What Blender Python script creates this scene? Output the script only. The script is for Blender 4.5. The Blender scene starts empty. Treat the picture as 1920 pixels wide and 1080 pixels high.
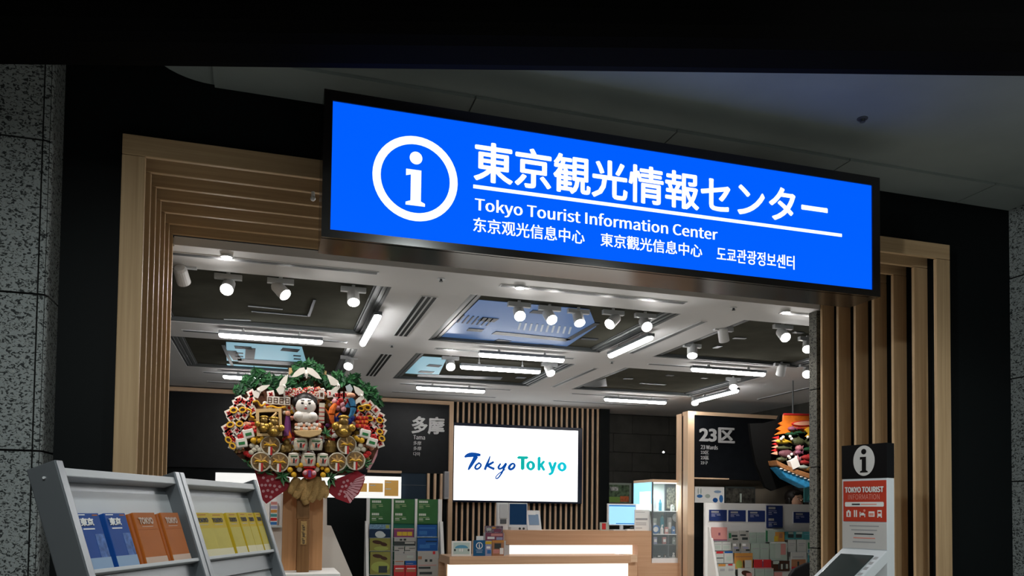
import bpy, bmesh, math, random
from mathutils import Vector, Matrix

random.seed(7)
SC = bpy.context.scene
COL = SC.collection

# ---------------------------------------------------------------- camera
# world axes: X runs along the shop front, Y into the shop, Z up; eye height 1.45 m
EYE = Vector((0.0, 0.0, 1.45))
FPX, CX, CY = 1494.0, 960.0, 905.0          # focal length and optical centre in 1920x1080 pixels


def _axes():
    vx = Vector((5900 - CX, -(1018 - CY), -FPX)).normalized()
    vy = Vector((-(CX - 508), -(955 - CY), -FPX)).normalized()
    d = vx.dot(vy)
    a = (vx - vy * (d / 2)).normalized()
    b = vy - vx * (d / 2)
    b = (b - a * a.dot(b)).normalized()
    c = a.cross(b)
    return a, b, c


AX, AY, AZ = _axes()                          # world axes seen from the camera
cam_d = bpy.data.cameras.new('camera')
cam = bpy.data.objects.new('camera', cam_d)
COL.objects.link(cam)
cam.matrix_world = Matrix((
    (AX[0], AX[1], AX[2], EYE[0]),
    (AY[0], AY[1], AY[2], EYE[1]),
    (AZ[0], AZ[1], AZ[2], EYE[2]),
    (0, 0, 0, 1)))
cam_d.sensor_fit = 'HORIZONTAL'
cam_d.sensor_width = 36.0
cam_d.lens = FPX / 1920 * 36.0
cam_d.shift_x = 0.0
cam_d.shift_y = (CY - 540) / 1920
cam_d.clip_start = 0.05
SC.camera = cam

# ---------------------------------------------------------------- world, exposure, lights
SC.view_settings.view_transform = 'Standard'
SC.view_settings.look = 'None'
SC.view_settings.exposure = 0.0
SC.view_settings.gamma = 1.0
SC.view_settings.use_curve_mapping = False
SC.cycles.use_denoising = True
SC.cycles.sample_clamp_indirect = 4.0
SC.cycles.caustics_reflective = False
SC.cycles.caustics_refractive = False
SC.cycles.max_bounces = 8

W = bpy.data.worlds.new('world')
SC.world = W
W.use_nodes = True
W.node_tree.nodes['Background'].inputs[0].default_value = (0.55, 0.75, 1.0, 1)
W.node_tree.nodes['Background'].inputs[1].default_value = 0.006


def light(name, kind, loc, energy, color=(1, 1, 1), target=None, **kw):
    d = bpy.data.lights.new(name, kind)
    d.energy = energy
    d.color = color
    for k, v in kw.items():
        setattr(d, k, v)
    o = bpy.data.objects.new(name, d)
    COL.objects.link(o)
    o.location = loc
    if target is not None:
        o.rotation_euler = (Vector(target) - Vector(loc)).to_track_quat('-Z', 'Y').to_euler()
    return o


COR = (0.93, 1.0, 0.98)
# passage downlights before the added dark bar; rear row added for floor bounce
for lx, ly, e in ((-0.6, 0.9, 150), (1.0, 0.5, 150), (2.6, 0.3, 170), (4.2, 0.7, 90), (-1.5, -2.2, 520), (1.2, -2.4, 520), (4.2, -2.2, 600)):
    near = ly > -1
    light('passage_light', 'SPOT', (lx, ly, 3.38), e, COR, (lx * 0.95, ly + (3.9 if near else 0.0), 0),
          spot_size=math.radians(74 if near else 104), spot_blend=1.0 if near else 0.5, shadow_soft_size=0.12)

light('granite_fill_spot', 'SPOT', (-1.2, 0.2, 2.7), 280, COR, (4.535, 3.0, 2.3), spot_size=math.radians(36), spot_blend=0.8, shadow_soft_size=0.08)  # unseen spot added to brighten the right granite pier

# ---------------------------------------------------------------- pixel -> place helpers


def ray(x, y):
    c = Vector((x - CX, -(y - CY), -FPX))
    return Vector((AX.dot(c), AY.dot(c), AZ.dot(c)))


def PY(x, y, Y):
    r = ray(x, y)
    return EYE + r * (Y / r.y)


def PZ(x, y, Z):
    r = ray(x, y)
    return EYE + r * ((Z - EYE.z) / r.z)


def rectY(x0, y0, x1, y1, Y):
    """X and Z range at depth Y of an upright rectangle seen at these pixels"""
    a, b = PY(x0, y0, Y), PY(x1, y1, Y)
    c, d = PY(x0, y1, Y), PY(x1, y0, Y)
    return (a.x + c.x) / 2, (b.x + d.x) / 2, (c.z + b.z) / 2, (a.z + d.z) / 2


# ---------------------------------------------------------------- materials
MATS = {}


def mat(name, col, rough=0.6, metal=0.0, emit=None, es=1.0, spec=0.25, noise=0.0, nscale=30.0, bump=0.0, bscale=200.0,
        alpha=None, trans=0.0):
    if name in MATS:
        return MATS[name]
    m = bpy.data.materials.new(name)
    m.use_nodes = True
    nt = m.node_tree
    b = nt.nodes['Principled BSDF']
    b.inputs['Base Color'].default_value = (*col, 1)
    b.inputs['Roughness'].default_value = rough
    b.inputs['Metallic'].default_value = metal
    b.inputs['Specular IOR Level'].default_value = spec
    if alpha is not None:
        b.inputs['Alpha'].default_value = alpha
    if trans:
        b.inputs['Transmission Weight'].default_value = trans
    if emit is not None:
        b.inputs['Emission Color'].default_value = (*emit, 1)
        b.inputs['Emission Strength'].default_value = es
    if noise or bump:
        tc = nt.nodes.new('ShaderNodeTexCoord')
        n = nt.nodes.new('ShaderNodeTexNoise')
        n.inputs['Scale'].default_value = nscale
        n.inputs['Detail'].default_value = 5
        nt.links.new(tc.outputs['Object'], n.inputs['Vector'])
        if noise:
            r = nt.nodes.new('ShaderNodeValToRGB')
            r.color_ramp.elements[0].position = 0.3
            r.color_ramp.elements[1].position = 0.7
            r.color_ramp.elements[0].color = (*[c * (1 - noise) for c in col], 1)
            r.color_ramp.elements[1].color = (*[min(1, c * (1 + noise)) for c in col], 1)
            nt.links.new(n.outputs['Fac'], r.inputs['Fac'])
            nt.links.new(r.outputs['Color'], b.inputs['Base Color'])
        if bump:
            n2 = nt.nodes.new('ShaderNodeTexNoise')
            n2.inputs['Scale'].default_value = bscale
            nt.links.new(tc.outputs['Object'], n2.inputs['Vector'])
            bm_ = nt.nodes.new('ShaderNodeBump')
            bm_.inputs['Strength'].default_value = bump
            bm_.inputs['Distance'].default_value = 0.01
            nt.links.new(n2.outputs['Fac'], bm_.inputs['Height'])
            nt.links.new(bm_.outputs['Normal'], b.inputs['Normal'])
    MATS[name] = m
    return m


def wood(name, c1, c2, axis='z', rough=0.45, scale=1.0):
    """streaky wood grain that runs along one axis"""
    if name in MATS:
        return MATS[name]
    m = bpy.data.materials.new(name)
    m.use_nodes = True
    nt = m.node_tree
    b = nt.nodes['Principled BSDF']
    b.inputs['Roughness'].default_value = rough
    b.inputs['Specular IOR Level'].default_value = 0.2
    tc = nt.nodes.new('ShaderNodeTexCoord')
    mp = nt.nodes.new('ShaderNodeMapping')
    s = [55 * scale, 55 * scale, 55 * scale]
    s['xyz'.index(axis)] = 1.2 * scale
    mp.inputs['Scale'].default_value = s
    n = nt.nodes.new('ShaderNodeTexNoise')
    n.inputs['Scale'].default_value = 1.0
    n.inputs['Detail'].default_value = 6
    n.inputs['Roughness'].default_value = 0.6
    r = nt.nodes.new('ShaderNodeValToRGB')
    r.color_ramp.elements[0].position = 0.3
    r.color_ramp.elements[1].position = 0.72
    r.color_ramp.elements[0].color = (*c1, 1)
    r.color_ramp.elements[1].color = (*c2, 1)
    nt.links.new(tc.outputs['Object'], mp.inputs['Vector'])
    nt.links.new(mp.outputs['Vector'], n.inputs['Vector'])
    nt.links.new(n.outputs['Fac'], r.inputs['Fac'])
    nt.links.new(r.outputs['Color'], b.inputs['Base Color'])
    MATS[name] = m
    return m


def granite(name, tint=(1, 1, 1)):
    m = bpy.data.materials.new(name)
    m.use_nodes = True
    nt = m.node_tree
    b = nt.nodes['Principled BSDF']
    b.inputs['Roughness'].default_value = 0.75
    tc = nt.nodes.new('ShaderNodeTexCoord')
    # long dark chips in a mid grey ground
    mp = nt.nodes.new('ShaderNodeMapping')
    mp.inputs['Scale'].default_value = (1, 1, 1.5)
    w = nt.nodes.new('ShaderNodeTexNoise')
    w.inputs['Scale'].default_value = 58
    w.inputs['Detail'].default_value = 2.5
    w.inputs['Distortion'].default_value = 1.2
    r1 = nt.nodes.new('ShaderNodeValToRGB')
    e = r1.color_ramp.elements
    e[0].position, e[0].color = 0.40, (0.022, 0.028, 0.030, 1)
    e[1].position, e[1].color = 0.49, (0.42, 0.45, 0.44, 1)
    e2 = r1.color_ramp.elements.new(0.62)
    e2.color = (0.36, 0.40, 0.41, 1)
    e3 = r1.color_ramp.elements.new(0.74)
    e3.color = (0.50, 0.51, 0.48, 1)
    f = nt.nodes.new('ShaderNodeTexNoise')
    f.inputs['Scale'].default_value = 260
    f.inputs['Detail'].default_value = 3
    mx = nt.nodes.new('ShaderNodeMix')
    mx.data_type = 'RGBA'
    mx.blend_type = 'MULTIPLY'
    mx.inputs[0].default_value = 0.55
    bp = nt.nodes.new('ShaderNodeBump')
    bp.inputs['Strength'].default_value = 0.6
    bp.inputs['Distance'].default_value = 0.004
    L = nt.links.new
    for el in r1.color_ramp.elements:
        el.color = (*[c * t for c, t in zip(el.color[:3], tint)], 1)
    L(tc.outputs['Object'], mp.inputs['Vector'])
    L(mp.outputs['Vector'], w.inputs['Vector'])
    L(tc.outputs['Object'], f.inputs['Vector'])
    L(w.outputs['Fac'], r1.inputs['Fac'])
    L(r1.outputs['Color'], mx.inputs[6])
    L(f.outputs['Fac'], mx.inputs[7])
    L(mx.outputs[2], b.inputs['Base Color'])
    L(w.outputs['Fac'], bp.inputs['Height'])
    L(bp.outputs['Normal'], b.inputs['Normal'])
    MATS[name] = m
    return m


M = mat
OAK = wood('oak_upright', (0.42, 0.275, 0.145), (0.58, 0.40, 0.23), 'z', 0.6)
OAKX = wood('oak_across', (0.42, 0.275, 0.145), (0.58, 0.40, 0.23), 'x', 0.6)
PINE = wood('pale_batten', (0.62, 0.42, 0.27), (0.76, 0.54, 0.37), 'z')
PINEX = wood('pale_batten_across', (0.62, 0.42, 0.27), (0.76, 0.54, 0.37), 'x')
COUNTERW = wood('counter_wood', (0.56, 0.33, 0.195), (0.66, 0.41, 0.26), 'x', 0.4)
BOARDW = wood('board_wood', (0.48, 0.235, 0.10), (0.58, 0.30, 0.14), 'z', 0.5)
POSTW = wood('handle_wood', (0.15, 0.072, 0.026), (0.25, 0.125, 0.05), 'z', 0.4)
GRAN = granite('granite')
GRANB = granite('granite_brown', (0.42, 0.38, 0.32))
BLACK = M('black_paint', (0.004, 0.0055, 0.006), 0.6, spec=0.12)
DARKJ = M('joint_black', (0.004, 0.004, 0.004), 0.9)
GREYC = M('passage_ceiling_grey', (0.25, 0.285, 0.28), 0.85, noise=0.06, nscale=3)
WHITEC = M('ceiling_white', (0.64, 0.64, 0.645), 0.8, noise=0.03, nscale=2)
FLOORM = M('floor_stone', (0.42, 0.40, 0.37), 0.35, noise=0.12, nscale=6)
WHITE = M('white_laminate', (0.78, 0.77, 0.75), 0.45)
WHITEP = M('white_plastic', (0.80, 0.81, 0.82), 0.35)
GREYM = M('grey_metal', (0.17, 0.185, 0.20), 0.38, 0.55)
GREYL = M('light_grey_metal', (0.62, 0.64, 0.66), 0.4, 0.1)
GREYD = M('dark_grey', (0.09, 0.1, 0.105), 0.5)
BOARDB = M('black_board', (0.006, 0.007, 0.009), 0.35, spec=0.16, noise=0.2, nscale=12)
GLASSD = M('recess_glass', (0.075, 0.075, 0.062), 0.95, 0.0, spec=0.0, noise=0.12, nscale=4)
GLOWB = M('recess_glow_blue', (0.05, 0.08, 0.13), 0.5, emit=(0.045, 0.10, 0.235), es=0.9, spec=0.1)  # glow put into the recess panes for bluish light from above
GLOWC = M('recess_glow_pale', (0.2, 0.35, 0.4), 0.5, emit=(0.22, 0.42, 0.52), es=0.75, spec=0.1)
BARD = M('recess_bar_dark', (0.05, 0.06, 0.075), 0.5, spec=0.15)
GLOWW = M('recess_glow_strip', (0.3, 0.33, 0.36), 0.5, emit=(0.3, 0.36, 0.42), es=0.5)
DEADB = M('dead_black', (0.002, 0.002, 0.002), 0.9, spec=0.05)
METALC = M('recess_metal', (0.16, 0.175, 0.185), 0.45, 0.2)
TILE = M('wall_tile', (0.065, 0.064, 0.058), 0.45, noise=0.25, nscale=5)
LAMPW = M('lamp_glow', (1, 1, 1), 0.4, emit=(1.0, 0.985, 0.96), es=28)
SPOTW = M('spot_glow', (1, 1, 1), 0.4, emit=(1.0, 0.98, 0.94), es=22)

# ---------------------------------------------------------------- mesh builder


class MB:
    def __init__(self):
        self.v, self.f, self.fm, self.mats = [], [], [], []

    def mi(self, m):
        if m not in self.mats:
            self.mats.append(m)
        return self.mats.index(m)

    def add(self, vs, fs, m):
        k = len(self.v)
        i = self.mi(m)
        self.v += [Vector(p) for p in vs]
        for f in fs:
            self.f.append([k + a for a in f])
            self.fm.append(i)
        return self

    def box(self, x0, x1, y0, y1, z0, z1, m):
        x0, x1 = sorted((x0, x1)); y0, y1 = sorted((y0, y1)); z0, z1 = sorted((z0, z1))
        vs = [(x, y, z) for z in (z0, z1) for y in (y0, y1) for x in (x0, x1)]
        return self.add(vs, [(0, 2, 3, 1), (4, 5, 7, 6), (0, 1, 5, 4), (2, 6, 7, 3), (0, 4, 6, 2), (1, 3, 7, 5)], m)

    def obox(self, c, u, v, w, m):
        c, u, v, w = Vector(c), Vector(u), Vector(v), Vector(w)
        vs = [c + u * a + v * b + w * d for d in (-1, 1) for b in (-1, 1) for a in (-1, 1)]
        return self.add(vs, [(0, 2, 3, 1), (4, 5, 7, 6), (0, 1, 5, 4), (2, 6, 7, 3), (0, 4, 6, 2), (1, 3, 7, 5)], m)

    def prism(self, poly, y0, y1, m, axes='xz', holes=False):
        """2-D outline pushed through a thickness. axes xz: outline in X,Z pushed along Y; yz: in Y,Z along X; xy: along Z"""
        n = len(poly)

        def q(a, b, t):
            return (a, t, b) if axes == 'xz' else ((t, a, b) if axes == 'yz' else (a, b, t))
        vs = [q(a, b, y0) for a, b in poly] + [q(a, b, y1) for a, b in poly]
        fs = [tuple(range(n)), tuple(range(2 * n - 1, n - 1, -1))]
        for i in range(n):
            j = (i + 1) % n
            fs.append((i, j, n + j, n + i))
        return self.add(vs, fs, m)

    def ring(self, outer, inner, y0, y1, m):
        """frame between two outlines of equal length, in X,Z, thickness along Y"""
        n = len(outer)
        vs = [(a, y0, b) for a, b in outer] + [(a, y0, b) for a, b in inner] + \
             [(a, y1, b) for a, b in outer] + [(a, y1, b) for a, b in inner]
        fs = []
        for i in range(n):
            j = (i + 1) % n
            fs += [(i, j, n + j, n + i), (2 * n + i, 3 * n + i, 3 * n + j, 2 * n + j),
                   (i, 2 * n + i, 2 * n + j, j), (n + i, n + j, 3 * n + j, 3 * n + i)]
        return self.add(vs, fs, m)

    def tube(self, pts, rad, m, n=10, flat=(1, 1), cap=True):
        pts = [Vector(p) for p in pts]
        if not isinstance(rad, (list, tuple)):
            rad = [rad] * len(pts)
        vs, fs = [], []
        up = None
        for i, p in enumerate(pts):
            a = pts[max(0, i - 1)]; b = pts[min(len(pts) - 1, i + 1)]
            t = (b - a).normalized()
            if up is None:
                up = Vector((0, 0, 1)) if abs(t.z) < 0.9 else Vector((0, 1, 0))
            s = t.cross(up).normalized()
            up2 = s.cross(t).normalized()
            for k in range(n):
                g = 2 * math.pi * k / n
                vs.append(p + s * (math.cos(g) * rad[i] * flat[0]) + up2 * (math.sin(g) * rad[i] * flat[1]))
        for i in range(len(pts) - 1):
            for k in range(n):
                l = (k + 1) % n
                fs.append((i * n + k, i * n + l, (i + 1) * n + l, (i + 1) * n + k))
        if cap:
            fs.append(tuple(range(n - 1, -1, -1)))
            fs.append(tuple((len(pts) - 1) * n + k for k in range(n)))
        return self.add(vs, fs, m)

    def ball(self, c, r, m, s=(1, 1, 1), seg=10, rings=7):
        c = Vector(c)
        vs = [c + Vector((0, 0, r * s[2]))]
        for i in range(1, rings):
            p = math.pi * i / rings
            for k in range(seg):
                g = 2 * math.pi * k / seg
                vs.append(c + Vector((math.sin(p) * math.cos(g) * r * s[0], math.sin(p) * math.sin(g) * r * s[1],
                                      math.cos(p) * r * s[2])))
        vs.append(c - Vector((0, 0, r * s[2])))
        fs = []
        for k in range(seg):
            l = (k + 1) % seg
            fs.append((0, 1 + k, 1 + l))
            for i in range(rings - 2):
                a = 1 + i * seg
                fs.append((a + k, a + seg + k, a + seg + l, a + l))
            fs.append((1 + (rings - 2) * seg + l, 1 + (rings - 2) * seg + k, len(vs) - 1))
        return self.add(vs, fs, m)

    def disc(self, c, axis, r, h, m, n=20, r2=None):
        """short cylinder centred at c along axis"""
        a = Vector(axis).normalized() * (h / 2)
        return self.tube([Vector(c) - a, Vector(c) + a], [r, r if r2 is None else r2], m, n)

    def ribbon(self, pts, wid, y0, y1, m):
        """brush stroke in X,Z with its own width at each point"""
        n = len(pts)
        lft, rgt = [], []
        for i in range(n):
            a = pts[max(0, i - 1)]; b = pts[min(n - 1, i + 1)]
            dx, dz = b[0] - a[0], b[1] - a[1]
            l = math.hypot(dx, dz) or 1
            nx, nz = -dz / l, dx / l
            w = wid[i] / 2
            lft.append((pts[i][0] + nx * w, pts[i][1] + nz * w))
            rgt.append((pts[i][0] - nx * w, pts[i][1] - nz * w))
        vs = [(a, y, b) for y in (y0, y1) for (a, b) in lft + rgt]
        fs = []
        for i in range(n - 1):
            fs += [(i, i + 1, n + i + 1, n + i), (2 * n + i, 3 * n + i, 3 * n + i + 1, 2 * n + i + 1),
                   (i, 2 * n + i, 2 * n + i + 1, i + 1), (n + i, n + i + 1, 3 * n + i + 1, 3 * n + i)]
        fs += [(0, n, 3 * n, 2 * n), (n - 1, 3 * n - 1, 4 * n - 1, 2 * n - 1)]
        return self.add(vs, fs, m)

    def build(self, name, parent=None, smooth=False, bevel=0.0, world=True):
        me = bpy.data.meshes.new(name)
        off = Vector((0, 0, 0))
        if parent is not None and world:
            o = parent
            while o is not None:
                off += Vector(o.location)
                o = o.parent
        me.from_pydata([tuple(p - off) for p in self.v], [], self.f)
        for m in self.mats:
            me.materials.append(m)
        me.polygons.foreach_set('material_index', self.fm)
        bm = bmesh.new()
        bm.from_mesh(me)
        bmesh.ops.recalc_face_normals(bm, faces=bm.faces)
        bm.to_mesh(me)
        bm.free()
        if smooth:
            me.polygons.foreach_set('use_smooth', [True] * len(me.polygons))
        o = bpy.data.objects.new(name, me)
        COL.objects.link(o)
        if parent is not None:
            o.parent = parent
        if bevel:
            b = o.modifiers.new('bevel', 'BEVEL')
            b.width = bevel
            b.segments = 2
            b.limit_method = 'ANGLE'
        return o


def tag(o, label, cat, group=None, kind=None):
    o['label'] = label
    o['category'] = cat
    if group:
        o['group'] = group
    if kind:
        o['kind'] = kind
    return o


def thing(name, loc, label, cat, group=None, rz=0.0):
    o = bpy.data.objects.new(name, None)
    o.empty_display_size = 0.1
    COL.objects.link(o)
    o.location = loc
    o.rotation_euler = (0, 0, rz)
    return tag(o, label, cat, group)


def struct(name, mb, **kw):
    o = mb.build(name, **kw)
    o['kind'] = 'structure'
    return o


def dup(root, loc=None, label=None):
    r = root.copy()
    COL.objects.link(r)
    if loc is not None:
        r.location = loc
    if label:
        r['label'] = label
    for ch in list(root.children):
        c = ch.copy()
        COL.objects.link(c)
        c.parent = r
        for g in list(ch.children):
            d = g.copy()
            COL.objects.link(d)
            d.parent = c
    return r


def latin_font():
    # the plain sans face that ships with Blender; the built-in face serves if it is missing
    try:
        import os
        return bpy.data.fonts.load(os.path.join(bpy.utils.system_resource('DATAFILES'), 'fonts', 'Noto Sans CJK Regular.woff2'))
    except Exception:
        return None


SANS = latin_font()


def text_raw(s, bold=0.0, extrude=0.0, copies=((0, 0),)):
    c = bpy.data.curves.new('lettering', 'FONT')
    if SANS is not None and s.isascii():
        c.font = SANS
    c.body = s
    c.size = 1
    c.offset = bold
    c.resolution_u = 3
    o = bpy.data.objects.new('lettering', c)
    COL.objects.link(o)
    dg = bpy.context.evaluated_depsgraph_get()
    me = bpy.data.meshes.new_from_object(o.evaluated_get(dg))
    vs = [(v.co.x, v.co.y) for v in me.vertices]
    fs = [tuple(p.vertices) for p in me.polygons]
    bpy.data.objects.remove(o)
    bpy.data.curves.remove(c)
    bpy.data.meshes.remove(me)
    V, F = [], []
    for j, (dx, dy) in enumerate(copies):               # bolder strokes: shifted layers, each a hair in front of the last
        k = len(V)
        V += [(a + dx, b + dy, j * 0.0004) for a, b in vs]
        F += [tuple(k + i for i in f) for f in fs]
    return V, F


BOLD = ((-0.012, 0), (0.012, 0), (0, 0.012), (0, -0.012))
HEAVY = ((0, 0),) + tuple((0.024 * math.cos(k * math.pi / 4), 0.020 * math.sin(k * math.pi / 4)) for k in range(8))
BOLD2 = ((-0.022, 0), (0.022, 0), (0, 0.016), (0, -0.016), (0.012, 0.01), (-0.012, -0.01))


def text_on(mb, s, x0, x1, z0, z1, y, m, bold=0.0, copies=((0, 0),), frame=None):
    """lettering whose ink fills x0..x1, z0..z1 on the upright plane y (facing -Y), or on another frame function"""
    V, F = text_raw(s, bold, copies=copies)
    ax = [v[0] for v in V]; bz = [v[1] for v in V]
    a0, a1, b0, b1 = min(ax), max(ax), min(bz), max(bz)
    pts = []
    for a, b, d in V:
        u = x0 + (a - a0) / (a1 - a0) * (x1 - x0)
        w = z0 + (b - b0) / (b1 - b0) * (z1 - z0)
        pts.append(frame(u, w, d) if frame else (u, y - d, w))
    mb.add(pts, F, m)
    return mb

# ================================================================ the passage and the shop front
CEIL = 2.95                                   # shop ceiling
struct('floor', MB().box(-4.5, 7.2, -4.0, 11.4, -0.1, 0.0, FLOORM))

# black shop fascia with the opening of the wooden portal in it
f = MB()
f.box(-0.95, -0.665, 3.95, 4.90, 0, 3.62, BLACK)
f.box(3.905, 4.60, 3.95, 4.90, 0, 3.62, BLACK)
f.box(-0.665, 3.905, 3.95, 4.90, 3.10, 3.62, BLACK)
struct('wall_front', f)
# inner side of the shop front, left and right of the opening
f = MB()
f.box(-1.70, -0.951, 4.80, 4.90, 0, 3.1, BLACK)
f.box(4.601, 6.90, 4.80, 4.90, 0, 3.1, BLACK)
struct('wall_front_inner', f)

# granite piers left and right of the shop front: stone blocks with open joints


def pier(name, xa, xb, y0, y1, joints, vj, side):
    core = MB()
    core.box(xa + 0.008, xb - 0.008, y0 + 0.008, y1, 0, 3.62, DARKJ)
    g = 0.0045
    zs = [0.0] + joints + [3.62]
    cuts = [xa] + vj + [xb]
    for i in range(len(zs) - 1):
        for k in range(len(cuts) - 1):
            x0, x1 = cuts[k] + (g if k else 0), cuts[k + 1] - (g if k < len(cuts) - 2 else 0)
            r = 0.03
            corner_r = side == 'left' and k == len(cuts) - 2
            corner_l = side == 'right' and k == 0
            p = [(x0, y0), (x1, y0), (x1, y1), (x0, y1)]
            if corner_r:
                p = [(x0, y0)] + [(x1 - r + r * math.sin(t), y0 + r - r * math.cos(t)) for t in [q * math.pi / 8 for q in range(5)]] + [(x1, y1), (x0, y1)]
            if corner_l:
                p = [(x0, y1)] + [(x0 + r - r * math.cos(t), y0 + r - r * math.sin(t)) for t in [q * math.pi / 8 for q in range(5)]] + [(x1, y0), (x1, y1)]
            core.prism(p, zs[i] + (g if i else 0), zs[i + 1] - g, GRAN, axes='xy')
    return struct(name, core)


pier('wall_left', -3.2, -0.925, 3.757, 4.90, [0.365, 1.024, 1.683, 2.343, 3.002], [-2.2, -0.957], 'left')
pier('wall_right', 4.535, 6.9, 2.3, 4.80, [0.365, 1.024, 1.683, 2.343, 2.993], [5.6], 'right')

# passage ceiling: dark deck above, grey dropped panel with one rounded corner, border boards along the shop front
struct('ceiling_passage_deck', MB().box(-4.5, 7.2, -4.0, 4.9, 3.62, 3.7, BLACK))
R = 0.26
poly = [(7.0, -3.5), (7.0, 3.62), (-0.28 - 0.02, 3.62)]
poly = [(7.0, -3.5), (7.0, 3.70)] + [(-0.30 - R * math.sin(t), 3.95 - R - 0.0 + R * math.cos(t) - 0.0) for t in [q * math.pi / 20 for q in range(11)]] + [(-0.30 - R, -3.5)]
poly[1] = (7.0, 3.95)
struct('ceiling_passage', MB().prism(poly, 3.452, 3.50, GREYC, axes='xy'))
b = MB()
xs = [-0.30, 0.90, 1.98, 3.06, 4.10, 4.53]
for i in range(len(xs) - 1):
    b.box(xs[i] + 0.004, xs[i + 1] - 0.004, 3.66, 3.945, 3.437, 3.4515, GREYC)
struct('trim_7', b)
# added dark bar square to the view, standing for the black lens obstruction
fwd = Vector((-AX[2], -AY[2], 0)).normalized()
rgt = Vector((fwd.y, -fwd.x, 0))
c = Vector((0, 0, 0)) + fwd * 2.86
bb = MB()
prof = [(-0.16, 3.4515), (-0.16, 3.20), (-0.145, 3.155), (-0.11, 3.13), (-0.06, 3.12), (0.06, 3.12), (0.11, 3.13), (0.145, 3.155), (0.16, 3.20), (0.16, 3.4515)]
vs = []
for s in (-3.7, 4.2):
    for a, z in prof:
        p = c + rgt * s + fwd * a
        vs.append((p.x, p.y, z))
n = len(prof)
bb.add(vs, [tuple(range(n)), tuple(range(2 * n - 1, n - 1, -1))] + [(i, (i + 1) % n, n + (i + 1) % n, n + i) for i in range(n)], DEADB)
struct('trim_8', bb, smooth=False)

# sprinkler in the passage ceiling


def sprinkler(x, y, z, label, group=None):
    t = thing('sprinkler_head', (x, y, z), label, 'sprinkler', group)
    MB().disc((x, y, z - 0.002), (0, 0, 1), 0.026, 0.004, GREYL if z < 3.2 else GREYD).build('flange', t)
    MB().disc((x, y, z - 0.010), (0, 0, 1), 0.008, 0.016, GREYD).disc((x, y, z - 0.018), (0, 0, 1), 0.013, 0.003, GREYD).build('nozzle', t)
    return t


q = PZ(1617, 222, 3.452)
sprinkler(q.x, q.y, 3.452, 'small dark sprinkler head alone on the grey passage ceiling above the sign')

# seven nested wooden frames of the portal
for i in range(7):
    y = 3.8 + 0.1725 * i
    m = MB()
    t = 0.024
    m.box(-0.66, -0.565, y, y + t, 0, 3.004, OAK)
    m.box(3.797, 3.9, y, y + t, 0, 3.004, OAK)
    m.box(-0.66, 3.9, y, y + t, 3.006, 3.097, OAKX)
    struct('trim_%d' % (i + 1 if i < 6 else 9), m, bevel=0.003)
# dark lining behind the slats of the portal
m = MB()
m.box(-0.664, -0.6615, 3.955, 4.85, 0, 3.1, BLACK)
m.box(3.9015, 3.904, 3.955, 4.85, 0, 3.1, BLACK)
struct('trim_10', m)
# stone end of the shop wall just inside the right-hand frames
g = MB()
for z0, z1 in ((0, 0.62), (0.628, 1.21), (1.218, 1.80), (1.808, 2.37), (2.378, 2.95)):
    g.box(3.79, 3.90, 4.89, 4.975, z0, z1, GRANB)
g.box(3.795, 3.90, 4.895, 4.97, 0, 2.95, DARKJ)
struct('trim_11', g)

# ================================================================ shop shell
struct('wall_side_left', MB().box(-1.75, -1.60, 4.90, 11.2, 0, 3.2, BOARDB))
struct('wall_side_right', MB().box(6.78, 6.9, 4.80, 11.2, 0, 3.2, TILE))
# tiled rear wall, right part: long tiles with thin joints
tw = MB()
tw.box(4.60, 6.9, 11.03, 11.15, 0, 3.2, DARKJ)
zz, row = 2.94, 0
while zz > 0.05:
    z0 = max(0, zz - 0.285)
    x = 4.60 - (0.31 if row % 2 else 0.0)
    while x < 6.78:
        tw.box(max(4.60, x + 0.003), min(6.78, x + 0.617), 11.0, 11.05, z0 + 0.003, zz - 0.003, TILE)
        x += 0.62
    zz = z0
    row += 1
struct('wall_back_right', tw)
struct('wall_back', MB().box(-1.75, 4.648, 10.62, 10.8, 0, 3.2, BLACK).box(4.50, 4.648, 10.55, 11.0, 0, 2.95, BLACK))
# battens in front of the black rear wall, cut out around the screen
bt = MB()
for i in range(27):
    x = 2.418 + i * (4.487 - 2.418) / 26
    if x < 4.20:
        spans = ((2.652, 2.95), (0.0, 1.578))
    else:
        spans = ((0.0, 2.95),)
    for z0, z1 in spans:
        bt.box(x - 0.0135, x + 0.0135, 10.594, 10.62, z0, z1, PINE)
struct('trim_12', bt)
# black board of the Tama corner with its wooden surround
tb = MB()
tb.box(-1.60, 2.278, 10.52, 10.62, 1.955, 2.885, BOARDB)
tb.box(-1.60, 2.278, 10.56, 10.62, 0.0, 1.955, BLACK)
struct('wall_back_left', tb)
tf = MB()
tf.box(-1.60, 2.278, 10.48, 10.60, 2.885, 2.935, PINEX)
tf.box(2.278, 2.335, 10.48, 10.60, 0, 2.935, PINE)
tf.box(1.20, 1.64, 10.45, 10.53, 1.948, 1.975, PINEX)
struct('trim_13', tf)
ts = MB()
for x in (2.010, 2.100, 2.185):
    ts.box(x - 0.016, x + 0.016, 10.50, 10.56, 0.0, 1.955, PINE)
struct('trim_14', ts)

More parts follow.
